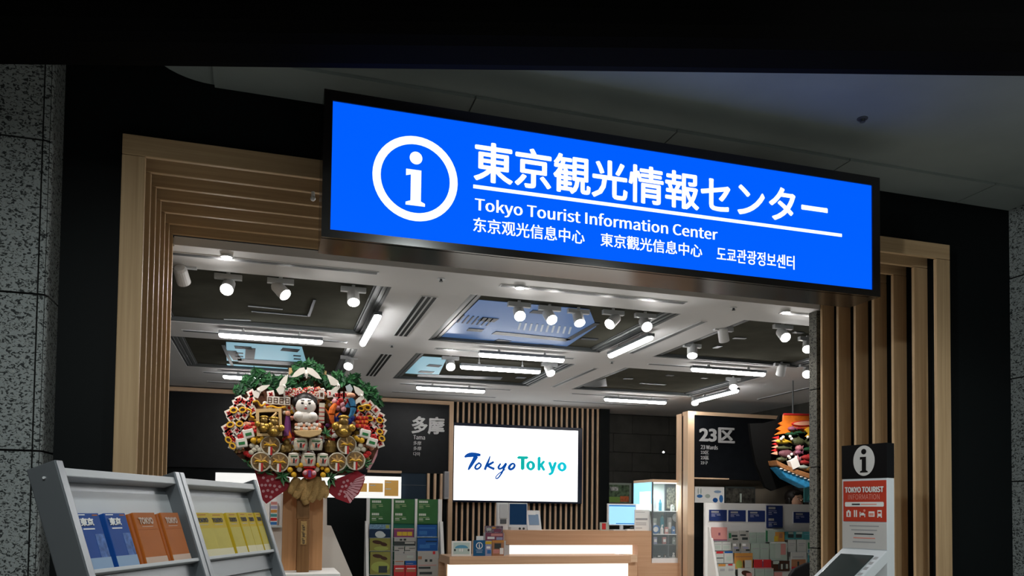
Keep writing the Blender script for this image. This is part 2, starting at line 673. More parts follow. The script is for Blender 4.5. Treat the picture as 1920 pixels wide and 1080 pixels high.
# ceiling with six recesses
cof = []
for r, (ya, yb) in enumerate(((5.31, 6.87), (7.47, 9.02))):
    for cx, (xa, xb) in enumerate(((-0.88, 0.745), (1.29, 2.915), (3.46, 5.085))):
        cof.append((xa, xb, ya, yb))
xs = sorted({-1.6, 6.78} | {v for k in cof for v in k[:2]})
ys = sorted({4.885, 11.03} | {v for k in cof for v in k[2:]})
cm = MB()
for i in range(len(xs) - 1):
    for j in range(len(ys) - 1):
        mx, my = (xs[i] + xs[i + 1]) / 2, (ys[j] + ys[j + 1]) / 2
        if any(k[0] < mx < k[1] and k[2] < my < k[3] for k in cof):
            continue
        cm.box(xs[i], xs[i + 1], ys[j], ys[j + 1], CEIL, CEIL + 0.05, WHITEC)
cm.box(-0.56, 3.79, 4.855, 4.885, CEIL, 3.0, WHITEC)
struct('ceiling', cm)
for n, (xa, xb, ya, yb) in enumerate(cof):
    zt = 2.985
    m = MB()
    m.box(xa, xb, ya, yb, zt, zt + 0.02, GLASSD)                        # dark mirror glass
    for w0, w1, dz, mm in ((0.0, 0.022, 0.03, GREYD), (0.022, 0.050, 0.022, METALC), (0.050, 0.066, 0.012, GREYD), (0.066, 0.092, 0.016, METALC), (0.092, 0.106, 0.006, GREYD)):
        m.box(xa + w0, xa + w1, ya, yb, zt - dz, zt, mm)
        m.box(xb - w1, xb - w0, ya, yb, zt - dz, zt, mm)
    m.box(xa, xb, ya, ya + 0.02, zt - 0.03, zt, GREYD)
    m.box(xa, xb, yb - 0.035, yb, zt - 0.03, zt, GREYD)
    zg = zt - 0.002

    def pane(pts, mm, dz=0.002):
        m.prism([(PZ(a, b, zg).x, PZ(a, b, zg).y) for a, b in pts], zg - dz, zg, mm, axes='xy')

    def bar(p, q, w, mm=BARD, dz=0.006):
        a, b = PZ(*p, zg), PZ(*q, zg)
        d = (b - a)
        s = Vector((-d.y, d.x, 0)).normalized() * (w / 2)
        m.prism([((a + s).x, (a + s).y), ((b + s).x, (b + s).y), ((b - s).x, (b - s).y), ((a - s).x, (a - s).y)], zg - dz, zg, mm, axes='xy')
    if n == 0:                                   # grey glass with faint joints
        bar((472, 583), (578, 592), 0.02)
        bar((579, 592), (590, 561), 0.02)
        bar((420, 598), (470, 600), 0.03, METALC)
        bar((465, 573), (530, 579), 0.015, METALC)
    elif n == 1:                                 # front middle recess: bluish glow put on the glass, flat dark bars
        pane([(898, 562), (1105, 580), (1118, 612), (1062, 650), (828, 631)], GLOWB)
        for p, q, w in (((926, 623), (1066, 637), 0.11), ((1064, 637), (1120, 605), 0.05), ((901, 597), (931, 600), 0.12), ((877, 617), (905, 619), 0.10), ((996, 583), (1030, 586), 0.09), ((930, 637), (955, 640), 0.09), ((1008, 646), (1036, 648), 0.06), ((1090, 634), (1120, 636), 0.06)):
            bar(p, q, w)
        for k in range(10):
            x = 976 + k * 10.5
            bar((x, 604 + k * 0.9), (x - 4, 617 + k * 0.9), 0.016, GLOWW)
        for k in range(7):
            bar((870 + k * 9, 590 + k), (858 + k * 9, 604 + k), 0.012, BARD)
    elif n == 3:                                 # rear left recess: pale window-like glow put on the glass, with bars
        pane([(424, 641), (566, 650), (576, 684), (425, 676)], GLOWC)
        pane([(425, 682), (540, 690), (538, 694), (427, 686)], GLOWC)
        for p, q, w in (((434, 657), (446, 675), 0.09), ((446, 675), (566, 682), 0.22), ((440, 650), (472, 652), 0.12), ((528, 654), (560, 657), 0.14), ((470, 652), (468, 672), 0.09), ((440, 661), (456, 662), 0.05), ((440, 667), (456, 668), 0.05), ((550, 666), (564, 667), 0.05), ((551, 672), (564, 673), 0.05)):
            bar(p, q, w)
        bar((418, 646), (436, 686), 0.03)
    elif n == 4:                                 # rear middle recess: pale glow put on its left part
        pane([(792, 668), (838, 671), (822, 704), (752, 699)], GLOWC)
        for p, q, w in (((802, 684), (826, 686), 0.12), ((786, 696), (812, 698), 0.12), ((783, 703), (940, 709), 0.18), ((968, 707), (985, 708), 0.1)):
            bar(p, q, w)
    elif n == 5:
        pane([(1092, 722), (1136, 709), (1138, 724), (1100, 728)], GLOWC if False else METALC)
        for p, q in (((1170, 709), (1186, 710)), ((1250, 703), (1262, 704)), ((1200, 718), (1248, 721)), ((1316, 708), (1326, 709))):
            bar(p, q, 0.05, METALC)
    else:
        for p, q in (((1375, 633), (1398, 634)), ((1340, 652), (1350, 648)), ((1488, 622), (1505, 624))):
            bar(p, q, 0.05, METALC)
    struct('trim_%d' % (15 + n), m)

# ---------------------------------------------------------------- ceiling fittings


def vent(x0, x1, y0, y1, slots, label, group):
    """flush slot diffuser: light frame, dark slots"""
    t = thing('ceiling_vent', ((x0 + x1) / 2, (y0 + y1) / 2, CEIL), label, 'vent', group)
    MB().box(x0, x1, y0, y1, CEIL - 0.004, CEIL, GREYL).build('frame', t)
    along_x = (x1 - x0) > (y1 - y0)
    w = (y1 - y0) if along_x else (x1 - x0)
    for k in range(slots):
        a = (k + 0.5) / slots
        h = w / slots * 0.30
        s = MB()
        if along_x:
            c = y0 + a * w
            s.box(x0 + 0.01, x1 - 0.01, c - h, c + h, CEIL - 0.006, CEIL - 0.001, GREYD)
        else:
            c = x0 + a * w
            s.box(c - h, c + h, y0 + 0.01, y1 - 0.01, CEIL - 0.006, CEIL - 0.001, BLACK if slots == 3 else GREYD)
        s.build('slot', t)
    return t


VG = 'slot vents in the shop ceiling'
bays = ((-0.75, 0.62, 'left'), (1.42, 2.79, 'middle'), (3.58, 4.95, 'right'))
rows = ((5.02, 'nearest the entrance'), (7.19, 'between the two rows of recesses'), (9.32, 'just beyond the far recess'), (10.0, 'closest to the rear wall'))
for yv, rn in rows:
    for x0, x1, bn in bays:
        vent(x0, x1, yv - 0.03, yv + 0.03, 1, 'long slot vent in the %s ceiling bay, %s' % (bn, rn), VG)
for (xv, s, side) in ((1.03, 3, 'left of the middle recesses'), (3.19, 1, 'right of the middle recesses'), (6.02, 1, 'along the right wall')):
    for (ya, yb, rn) in ((5.45, 6.77, 'front'), (7.60, 8.91, 'rear')):
        if xv > 6 and rn == 'front':
            continue
        w = 0.06 if s == 3 else 0.03
        vent(xv - w, xv + w, ya, yb, s, ('triple dark slot vent' if s == 3 else 'narrow lengthwise slot vent') + ' %s, the %s one' % (side, rn), VG)
for (x, y, w) in ((1.02, 5.01, 'near the entrance left of the middle vent'), (3.18, 5.02, 'near the entrance right of the middle vent'),
                  (1.02, 7.19, 'between the two triple slot vents'), (3.2, 7.22, 'between the middle and right recesses')):
    sprinkler(x, y, CEIL, 'tiny sprinkler head on the white shop ceiling, ' + w, 'sprinklers in the shop ceiling')

TG = 'pendant light tubes'


def tube_light(pa, pb, label, z=2.884):
    a, b = PZ(*pa, z), PZ(*pb, z)
    a.z = b.z = z
    c = (a + b) / 2
    d = (b - a)
    if abs(d.x) > abs(d.y):
        d = Vector((1, 0, 0)) * d.length
    else:
        d = Vector((0, 1, 0)) * d.length
    a, b = c - d / 2, c + d / 2
    u = d.normalized()
    t = thing('tube_light', c, label, 'light', TG)
    r = 0.026
    pts = [a + u * (r * (1 - math.cos(k * math.pi / 8))) for k in range(5)] + [b - u * (r * (1 - math.cos(k * math.pi / 8))) for k in range(4, -1, -1)]
    rr = [max(0.004, r * math.sin(k * math.pi / 8)) for k in range(5)]
    MB().tube(pts, rr + rr[::-1], LAMPW, 12).build('diffuser', t, smooth=True)
    s = u.cross(Vector((0, 0, 1)))
    MB().obox(c + Vector((0, 0, 0.019)), u * (d.length / 2), s * 0.030, Vector((0, 0, 0.014)), GREYM).build('housing', t, bevel=0.004)
    for k in (-0.27, 0.27):
        h = c + u * (d.length * k)
        MB().tube([h + Vector((0, 0, 0.030)), h + Vector((0, 0, (2.986 if any(k[0] < h.x < k[1] and k[2] < h.y < k[3] for k in cof) else 2.951) - z))], 0.006, GREYL, 6).disc(h + Vector((0, 0, 0.042)), (0, 0, 1), 0.013, 0.02, GREYL, 10).build('hanger', t)
    return t


for pa, pb, lb in (
    ((410, 627), (605, 641), 'long glowing tube light below the front left recess, crosswise'),
    ((712, 592), (677, 645), 'glowing tube light running lengthwise at the right edge of the front left recess'),
    ((898, 664), (1058, 675), 'glowing tube light below the far edge of the front middle recess'),
    ((1225, 632), (1140, 667), 'slanting glowing tube light at the right edge of the front middle recess'),
    ((863, 687), (1013, 697), 'glowing tube light in front of the rear middle recess, between two spotlights'),
    ((780, 727), (910, 733), 'glowing tube light at the far edge of the rear middle recess, above the Tama board'),
    ((1295, 692), (1436, 701), 'glowing tube light at the far edge of the front right recess'),
    ((1134, 748), (1248, 755), 'glowing tube light above the tiled rear wall'),
    ((1305, 752), (1383, 732), 'slanting glowing tube light above the wooden post of the 23 board'),
    ((418, 705), (540, 713), 'glowing tube light half hidden by the pine top of the festive rake'),
):
    tube_light(pa, pb, lb)

SG = 'track spotlights'


def spot(px, py, aim, label, lit=True, z=2.86, energy=18, beam=None, r=0.042):
    p = PZ(px, py, z)
    p.z = z
    d = Vector(aim).normalized()
    t = thing('track_spotlight', (p.x, p.y, CEIL), label, 'spotlight', SG)
    back = p - d * 0.055
    MB().tube([p - d * 0.115, p - d * 0.10, p - d * 0.004, p], [r * 0.75, r * 0.95, r, r], WHITEP, 18, cap=True).build('lamp_head', t, smooth=False)
    MB().disc(p + d * 0.001, d, r * 0.88, 0.006, SPOTW if lit else GREYL, 18).build('lens', t)
    top = Vector((back.x, back.y, CEIL + 0.005))
    over = any(k[0] < back.x < k[1] and k[2] < back.y < k[3] for k in cof)
    rise = 2.987 if over else CEIL + 0.002
    MB().tube([back + Vector((0.0, 0, 0.02)), Vector((top.x, top.y, rise))], 0.012, WHITEP, 8).build('arm', t)
    MB().box(top.x - 0.085, top.x + 0.085, top.y - 0.018, top.y + 0.018, CEIL - 0.012, CEIL + 0.020, GREYL).build('track_adapter', t)
    if beam:
        light('spotlight_beam', 'SPOT', p + d * 0.02, beam, (1, 0.965, 0.92), p + d, spot_size=math.radians(110), spot_blend=0.7, shadow_soft_size=0.04)
    elif lit:
        light('spotlight_beam', 'SPOT', p + d * 0.02, energy, (1, 0.965, 0.92), p + d, spot_size=math.radians(140), spot_blend=0.8, shadow_soft_size=0.03)
    return t


F_ = (-0.1, -0.75, -0.62)
for px, py, aim, lb, lit in (
    (345, 530, (0.15, 0.75, -0.55), 'white spotlight nearest the left frame, turned away into the shop', False),
    (425, 543, F_, 'round bright spotlight, leftmost lit one of the front left recess', True),
    (535, 553, (0.55, -0.45, -0.65), 'tilted spotlight in the middle of the front left recess', True),
    (663, 567, (0.0, -0.5, -0.85), 'bright spotlight at the right end of the front left recess', True),
    (653, 687, (-0.2, -0.7, -0.7), 'bright spotlight just above the pine sprigs of the festive rake', True),
    (975, 593, F_, 'first bright spotlight of the five along the front middle recess', True),
    (1035, 600, (0.1, -0.7, -0.65), 'second bright spotlight of the five along the front middle recess', True),
    (1087, 606, (0.0, -0.5, -0.85), 'third bright spotlight of the five along the front middle recess', True),
    (1143, 608, (-0.65, -0.35, -0.6), 'fourth, sideways tilted spotlight of the five along the front middle recess', True),
    (1213, 613, F_, 'fifth bright spotlight of the five along the front middle recess', True),
    (845, 688, F_, 'bright spotlight left of the tube in front of the rear middle recess', True),
    (1033, 700, (0.1, -0.6, -0.75), 'bright spotlight right of the tube in front of the rear middle recess', True),
    (1298, 667, (-0.2, -0.4, -0.85), 'bright spotlight at the left edge of the front right recess', True),
    (1358, 640, (0.35, 0.3, -0.85), 'white spotlight turned away into the shop at the left edge of the front right recess', False),
    (1473, 633, F_, 'large bright spotlight in the front edge of the front right recess', True),
    (1514, 655, (-0.4, -0.5, -0.7), 'bright spotlight next to the stone wall end', True),
    (1513, 702, (-0.5, -0.6, -0.6), 'bright spotlight at the right edge of the front right recess', True),
    (1375, 726, (-0.3, -0.5, -0.8), 'small bright spotlight at the right edge of the rear right recess', True),
    (1303, 756, (-0.3, -0.5, -0.8), 'small bright spotlight at the end of the tube above the 23 board', True),
    (1463, 703, (0.1, 0.5, -0.85), 'white spotlight turned away into the shop between the right recesses', False),
):
    spot(px, py, aim, lb, lit, r=0.042 if py < 660 else 0.046, beam=None if lit else (48 if px < 400 else 105))
for px, py, w in ((425, 482, 'left'), (975, 540, 'middle'), (1473, 586, 'right')):
    p = PZ(px, py, CEIL - 0.012)
    t = thing('recessed_lamp', (p.x, p.y, CEIL), 'small bright recessed lamp in the %s slot vent nearest the entrance' % w, 'light', 'recessed lamps in the slot vents')
    MB().disc((p.x, p.y, CEIL - 0.008), (0, 0, 1), 0.034, 0.012, GREYL, 16).build('trim_ring', t)
    MB().disc((p.x, p.y, CEIL - 0.014), (0, 0, 1), 0.026, 0.006, LAMPW, 16).build('lens', t)
    light('recessed_beam', 'SPOT', (p.x, p.y, CEIL - 0.03), 34 if w != 'right' else 14, (1, 0.95, 0.88), (0.2, 5.6, 1.9) if w != 'right' else (p.x, p.y + 0.3, 0), spot_size=math.radians(80), spot_blend=0.7, shadow_soft_size=0.03)

# ================================================================ the illuminated sign
BLUE = M('sign_blue', (0.0, 0.02, 0.2), 0.7, emit=(0.0, 0.112, 1.0), es=1.0, spec=0.05)
SIGNW = M('sign_white', (0.8, 0.8, 0.8), 0.3, emit=(0.93, 1.0, 1.0), es=1.15)
SIGNB = M('sign_case', (0.012, 0.010, 0.009), 0.16, 0.0, spec=0.6)
sx0, sx1, sz0, sz1, sy = 0.178, 3.027, 2.597, 3.229, 3.4
sg = thing('illuminated_sign', ((sx0 + sx1) / 2, 3.52, sz0), 'long blue backlit sign with white lettering hanging across the wooden portal', 'sign')
m = MB()
m.box(sx0, sx1, sy + 0.012, 3.63, sz0, sz1, SIGNB)
o = [(sx0, sz0), (sx1, sz0), (sx1, sz1), (sx0, sz1)]
i_ = [(0.2145, 2.6305), (2.979, 2.6305), (2.979, 3.1835), (0.2145, 3.1835)]
m.ring(o, i_, sy - 0.004, sy + 0.02, SIGNB)
m.build('case', sg)
for bx in (0.7, 2.5):
    MB().box(bx - 0.03, bx + 0.03, 3.62, 3.955, 3.13, 3.18, SIGNB).build('bracket', sg)
MB().box(0.2145, 2.979, sy + 0.003, sy + 0.014, 2.6305, 3.1835, BLUE).build('light_panel', sg)
yl = sy + 0.001


def circle(cx, cz, rx, rz=None, n=48, a0=0.0):
    rz = rz or rx
    return [(cx + rx * math.cos(2 * math.pi * k / n + a0), cz + rz * math.sin(2 * math.pi * k / n + a0)) for k in range(n)]


def info_i(mb, cx, cz, h, y0, y1, m, sxk=1.0):
    """the letter i with slab feet; h is the height from foot to the top of the dot"""
    k = h / 0.236

    def q(a, b):
        return (cx + a * k * sxk, cz + b * k)
    mb.prism([(cx + a * k * sxk, cz + b * k) for a, b in circle(0.0, 0.0905, 0.0275, n=24)], y0, y1, m)
    mb.prism([q(-0.042, 0.038), q(0.024, 0.038), q(0.024, -0.098), q(0.042, -0.106), q(0.042, -0.118), q(-0.042, -0.118),
              q(-0.042, -0.106), q(-0.021, -0.098), q(-0.021, 0.016), q(-0.042, 0.010)], y0, y1, m)


cx_, cz_ = 0.5735, 2.898
pm = MB()
pm.ring(circle(cx_, cz_, 0.187), circle(cx_, cz_, 0.152), yl, yl + 0.003, SIGNW)
info_i(pm, cx_, cz_, 0.238, yl, yl + 0.003, SIGNW)
pm.build('information_symbol', sg)
t = MB()
text_on(t, '東京観光情報センター', 0.832, 2.704, 2.922, 3.108, yl, SIGNW, 0.0, HEAVY)
t.build('japanese_lettering', sg)
MB().box(0.832, 2.792, yl, yl + 0.003, 2.890, 2.906, SIGNW).build('rule_line', sg)
t = MB()
text_on(t, 'Tokyo Tourist Information Center', 0.840, 2.065, 2.776, 2.850, yl, SIGNW, 0.0, ((-0.008, 0), (0.008, 0)))
t.build('english_lettering', sg)
t = MB()
text_on(t, '东京观光信息中心', 0.834, 1.366, 2.694, 2.760, yl, SIGNW, 0.004, ((-0.008, 0), (0.008, 0)))
t.build('simplified_chinese_lettering', sg)
t = MB()
text_on(t, '東京觀光信息中心', 1.446, 1.980, 2.696, 2.760, yl, SIGNW, 0.004, ((-0.008, 0), (0.008, 0)))
t.build('traditional_chinese_lettering', sg)
t = MB()
text_on(t, '도쿄관광정보센터', 2.060, 2.505, 2.690, 2.760, yl, SIGNW, 0.004, ((-0.008, 0), (0.008, 0)))
t.build('korean_lettering', sg)
sn = thing('sensor', (0.15, 3.79, 2.86), 'tiny white round sensor on the wooden slats beside the blue sign', 'sensor')
MB().ball((0.165, 3.975, 2.975), 0.013, WHITEP).build('dome', sn)
MB().disc((0.165, 3.975, 2.99), (0, 0, 1), 0.009, 0.035, WHITEP).build('base', sn)

# ================================================================ two grey brochure stands at the left
PHI = math.radians(67.5)
UU = Vector((math.cos(PHI), math.sin(PHI), 0))
NN = Vector((math.sin(PHI), -math.cos(PHI), 0))
VV = Vector((0.299, -0.124, -0.946)).normalized()      # down along the sloping face
VV = (NN * 0.324 + Vector((0, 0, -0.946))).normalized()
OO = UU.cross(VV)
if OO.dot(NN) < 0:
    OO = -OO                                             # out of the sloping face towards the reader
BLU = M('brochure_blue', (0.008, 0.060, 0.27), 0.6, spec=0.12, noise=0.1, nscale=8)
BLU2 = M('brochure_blue_pale', (0.07, 0.14, 0.36), 0.6, spec=0.12, noise=0.5, nscale=40)
BLU3 = M('brochure_grey_blue', (0.25, 0.36, 0.52), 0.6, spec=0.12)
ORG = M('brochure_orange', (0.38, 0.105, 0.016), 0.6, spec=0.12, noise=0.1, nscale=8)
ORG2 = M('brochure_orange_deep', (0.36, 0.09, 0.015), 0.6, spec=0.12)
ORGF = M('brochure_beige', (0.42, 0.28, 0.20), 0.45)
YEL = M('brochure_yellow', (0.50, 0.35, 0.02), 0.6, spec=0.12, noise=0.06, nscale=8)
YEL2 = M('brochure_yellow_pale', (0.48, 0.40, 0.08), 0.6, spec=0.12, noise=0.1, nscale=10)
YELF = M('brochure_cream', (0.55, 0.5, 0.3), 0.45)
PAPER = M('paper_white', (0.82, 0.82, 0.80), 0.6)
INKB = M('ink_black', (0.02, 0.02, 0.025), 0.6)
INKG = M('ink_grey', (0.35, 0.35, 0.36), 0.6)
ACR = None


RACKW = M('stand_white', (0.50, 0.525, 0.55), 0.5)
RACKL = M('stand_light_grey', (0.44, 0.46, 0.48), 0.45)


def stand(P0, label):
    W_ = 0.690
    t = thing('brochure_stand', (P0.x, P0.y, 0), label, 'brochure stand', 'grey brochure stands')

    def S(a, b, c):
        return P0 + UU * a + VV * b + OO * c

    def slab(mb, a0, a1, b0, b1, c0, c1, m):
        mb.obox(S((a0 + a1) / 2, (b0 + b1) / 2, (c0 + c1) / 2), UU * ((a1 - a0) / 2), VV * ((b1 - b0) / 2), OO * ((c1 - c0) / 2), m)
        return mb
    Ltot = 1.55 / 0.946 * 1.0
    for a0 in (-0.028, W_ - 0.034):
        slab(MB(), a0, a0 + 0.036, -0.012, Ltot, -0.085, 0.012, GREYM).build('side_rail', t, bevel=0.004)
        mm = MB()
        mm.disc(S(a0 - 0.002, 0.03, -0.035), UU, 0.004, 0.006, GREYL, 10)
        mm.build('screw', t)
    mm = MB()
    slab(mm, 0.014, W_ - 0.032, 0.008, 0.036, -0.075, 0.004, RACKL)
    mm.build('top_rail', t, bevel=0.003)
    slab(MB(), 0.014, W_ - 0.032, 0.036, 0.064, -0.06, -0.045, GREYM).build('rail_backing', t)
    for k, b0 in enumerate((0.064, 0.415, 0.765, 1.11)):
        slab(MB(), 0.014, W_ - 0.032, b0, b0 + 0.278, -0.052, -0.042, RACKW).build('back_panel', t)
        mm = MB()
        slab(mm, 0.014, W_ - 0.032, b0 + 0.268, b0 + 0.281, -0.06, 0.006, RACKL)
        mm.build('shelf_lip', t, bevel=0.002)
        slab(MB(), 0.014, W_ - 0.032, b0 + 0.281, b0 + 0.351, -0.045, -0.025, GREYM).build('shelf_front', t)
    # rear props and feet
    foot = S(0, Ltot, 0)
    for a in (0.0, W_ - 0.02):
        p = S(a, 0.35, -0.08)
        q = Vector((p.x, p.y, 0)) + UU * 0 - NN * 0.02
        MB().tube([p, Vector((q.x, q.y, 0.0))], 0.014, GREYM, 8).build('rear_leg', t)
    return t, S


def solve_on_line(P0, d, px, py):
    """point of the vertical-and-d plane through P0 seen at a pixel -> distance along d"""
    r = ray(px, py)
    nrm = d.cross(Vector((0, 0, 1)))
    k = (P0 - EYE).dot(nrm) / r.dot(nrm)
    return (EYE + r * k - P0).dot(d)


P0a = EYE + ray(110, 872) * (2.4 / FPX)
wB = solve_on_line(P0a, UU, 348, 893)
P0b = P0a + UU * 0.722
s1, S1 = stand(P0a, 'grey sloping brochure stand nearest the granite pier, holding blue and orange brochures')
s2, S2 = stand(P0b, 'grey sloping brochure stand holding the yellow brochures, right of the one with blue ones')


def brochure(S, a0, a1, b0, b1, kind, label, group, name='brochure', lift=0.0, tilt=0.0):
    """folded leaflet leaning on the back panel of a stand: body plus printed cover"""
    t = thing(name, S((a0 + a1) / 2, b1, -0.03), label, 'brochure', group)
    c0, c1 = -0.036 + lift, -0.006 + lift

    def slab(mb, u0, u1, v0, v1, d0, d1, m):
        A0, A1 = a0 + (a1 - a0) * u0, a0 + (a1 - a0) * u1
        B0, B1 = b0 + (b1 - b0) * v0, b0 + (b1 - b0) * v1
        mb.obox(S((A0 + A1) / 2, (B0 + B1) / 2, (d0 + d1) / 2), UU * ((A1 - A0) / 2), VV * ((B1 - B0) / 2), OO * ((d1 - d0) / 2), m)
        return mb
    main = {'blue': BLU, 'orange': ORG, 'yellow': YEL}[kind]
    body = slab(MB(), 0, 1, 0, 1, c0, c1, main)
    if kind == 'orange':
        slab(body, -0.16, 0.0, 0.02, 1.0, c0, c1 - 0.006, ORG2)
    body.build('leaflet', t, bevel=0.002)
    e = c1 + 0.0006

    def fr(u, w, d=0.0):                      # text frame: u across, w up
        return S(a0 + (a1 - a0) * u, b0 + (b1 - b0) * (1 - w), e + 0.0008 + d)
    p = MB()
    if kind == 'blue':
        slab(p, 0.0, 1, 0.80, 1.0, c1, e, BLU3)
        slab(p, 0.60, 0.98, 0.38, 0.80, c1, e, BLU2)
        slab(p, 0.70, 0.92, 0.03, 0.05, c1, e, ORG)
        slab(p, 0.06, 0.40, 0.025, 0.04, c1, e, PAPER)
        slab(p, 0.19, 0.66, 0.275, 0.295, c1, e, PAPER)
        p.build('cover_print', t)
        q = MB()
        text_on(q, '東京', 0.12, 0.66, 0.765, 0.91, 0, PAPER, 0.02, BOLD2, frame=fr)
        q.build('title_lettering', t)
    elif kind == 'orange':
        slab(p, 0.0, 1, 0.88, 1.0, c1, e, ORGF)
        slab(p, 0.02, 1, 0.335, 0.34, c1, e, ORG2)
        slab(p, 0.25, 0.75, 0.275, 0.285, c1, e, ORGF)
        p.build('cover_print', t)
        q = MB()
        text_on(q, 'TOKYO', 0.16, 0.80, 0.765, 0.90, 0, ORGF, 0.012, BOLD, frame=fr)
        q.build('title_lettering', t)
    else:
        slab(p, 0.0, 1, 0.84, 1.0, c1, e, YELF)
        slab(p, 0.02, 0.98, 0.36, 0.84, c1, e, YEL2)
        slab(p, 0.25, 0.75, 0.045, 0.06, c1, e, ORG2)
        slab(p, 0.2, 0.75, 0.275, 0.285, c1, e, INKG)
        p.build('cover_print', t)
        q = MB()
        text_on(q, 'TOKYO', 0.12, 0.80, 0.77, 0.88, 0, INKB, 0.008, BOLD, frame=fr)
        q.build('title_lettering', t)
    return t


for a0, a1, lb in ((0.016, 0.135, 'blue brochure with white Tokyo characters, beside the side rail'),
                   (0.163, 0.280, 'blue brochure with white Tokyo characters, next to the orange ones')):
    brochure(S1, a0, a1, 0.150, 0.331, 'blue', lb, 'blue brochures on the grey stand', 'travel_brochure')
for a0, a1, lb in ((0.325, 0.462, 'orange brochure next to the blue ones on the grey stand'),
                   (0.500, 0.625, 'orange brochure at the end of the row, by the middle rails')):
    brochure(S1, a0, a1, 0.148, 0.331, 'orange', lb, 'orange brochures on the grey stand', 'travel_brochure')
for a0, a1, w, d in ((0.012, 0.148, 'first', 0.0), (0.150, 0.282, 'second', -0.004), (0.300, 0.402, 'third', 0.0), (0.410, 0.492, 'fourth', 0.003), (0.500, 0.575, 'fifth', 0.0), (0.585, 0.650, 'last', 0.002)):
    brochure(S2, a0, a1, 0.148, 0.331, 'yellow', '%s yellow brochure in the row, counted from the orange ones' % w, 'yellow brochures on the grey stand', 'travel_brochure', lift=d)

# ================================================================ information kiosk at the right
KPHI = math.radians(-75.5)
KU = Vector((math.cos(KPHI), math.sin(KPHI), 0))
KN = Vector((math.sin(KPHI), -math.cos(KPHI), 0))
K0 = Vector((2.751, 3.354, 0))
kt = thing('information_kiosk', K0, 'slim white kiosk with black information header and red poster before the right-hand slats', 'kiosk')
RED = M('poster_red', (0.52, 0.045, 0.02), 0.45)
REDP = M('poster_pink', (0.75, 0.30, 0.24), 0.5)
KW = M('kiosk_white', (0.66, 0.69, 0.72), 0.35)
KP = M('kiosk_paper', (0.62, 0.60, 0.58), 0.5)
KBLACK = M('kiosk_black', (0.004, 0.004, 0.005), 0.3)
SCRD = M('screen_dark', (0.035, 0.045, 0.045), 0.12)


def KS(a, z, c=0.0):
    p = K0 + KU * a + KN * c
    return Vector((p.x, p.y, z))


def kslab(mb, a0, a1, z0, z1, c0, c1, m):
    mb.obox(KS((a0 + a1) / 2, (z0 + z1) / 2, (c0 + c1) / 2), KU * ((a1 - a0) / 2), Vector((0, 0, (z1 - z0) / 2)), KN * ((c1 - c0) / 2), m)
    return mb


kslab(MB(), -0.003, 0.243, 0.0, 1.635, -0.058, 0.0, KW).build('body', kt, bevel=0.003)
kslab(MB(), -0.003, 0.243, 1.636, 1.803, -0.058, 0.001, KBLACK).build('header', kt)
hm = MB()
hc = (0.122, 1.7225)
vs = [KS(a, z, 0.0022) for a, z in circle(hc[0], hc[1], 0.0585, 0.0745, 40)]
hm.add(vs, [tuple(range(40))], KP)
hm.build('header_disc', kt)
him = MB()
tmp = MB()
info_i(tmp, 0, 0, 0.116, 0, 0.001, KBLACK)
him.add([KS(hc[0] + v.x, hc[1] + v.z, 0.0035 - v.y) for v in tmp.v], tmp.f, KBLACK)
him.build('information_symbol', kt)
pm = MB()
kslab(pm, 0.006, 0.240, 1.424, 1.624, 0.0, 0.002, RED)
pm.build('red_poster', kt)


def kf(u, w, d=0.0):
    return KS(u, w, 0.0034 + d)


q = MB()
text_on(q, 'TOKYO TOURIST', 0.016, 0.228, 1.566, 1.595, 0, PAPER, 0.0, BOLD2, frame=kf)
text_on(q, 'INFORMATION', 0.035, 0.206, 1.532, 1.558, 0, REDP, 0.0, frame=kf)
q.build('poster_lettering', kt)
q = MB()
rr = [(0.019, 1.497), (0.016, 1.502), (0.016, 1.515), (0.019, 1.520), (0.225, 1.520), (0.228, 1.515), (0.228, 1.502), (0.225, 1.497)]
q.add([KS(a, z, 0.003) for a, z in rr], [tuple(range(8))], PAPER)
kslab(q, 0.055, 0.10, 1.505, 1.512, 0.003, 0.0036, INKB)
kslab(q, 0.105, 0.19, 1.506, 1.511, 0.003, 0.0036, REDP)
q.build('poster_label', kt)
ic = MB()
# suitcase, fork and knife, bed, calendar, train
ic_z = 1.462
kslab(ic, 0.024, 0.048, ic_z - 0.016, ic_z + 0.012, 0.002, 0.003, PAPER)
kslab(ic, 0.031, 0.041, ic_z + 0.012, ic_z + 0.018, 0.002, 0.003, PAPER)
kslab(ic, 0.033, 0.039, ic_z - 0.012, ic_z + 0.006, 0.003, 0.0036, RED)
for a in (0.066, 0.077):
    kslab(ic, a, a + 0.006, ic_z - 0.016, ic_z + 0.018, 0.002, 0.003, PAPER)
kslab(ic, 0.098, 0.128, ic_z - 0.008, ic_z - 0.002, 0.002, 0.003, PAPER)
kslab(ic, 0.098, 0.102, ic_z - 0.016, ic_z + 0.010, 0.002, 0.003, PAPER)
kslab(ic, 0.124, 0.128, ic_z - 0.016, ic_z + 0.0, 0.002, 0.003, PAPER)
kslab(ic, 0.106, 0.122, ic_z - 0.002, ic_z + 0.005, 0.002, 0.003, PAPER)
ic.add([KS(a, z, 0.003) for a, z in circle(0.124, ic_z + 0.016, 0.006, n=16)], [tuple(range(16))], REDP)
kslab(ic, 0.147, 0.178, ic_z - 0.014, ic_z + 0.012, 0.002, 0.003, PAPER)
kslab(ic, 0.151, 0.174, ic_z - 0.009, ic_z + 0.004, 0.003, 0.0036, REDP)
kslab(ic, 0.194, 0.216, ic_z - 0.012, ic_z + 0.018, 0.002, 0.003, PAPER)
kslab(ic, 0.198, 0.212, ic_z + 0.002, ic_z + 0.011, 0.003, 0.0036, RED)
kslab(ic, 0.193, 0.198, ic_z - 0.018, ic_z - 0.012, 0.002, 0.003, PAPER)
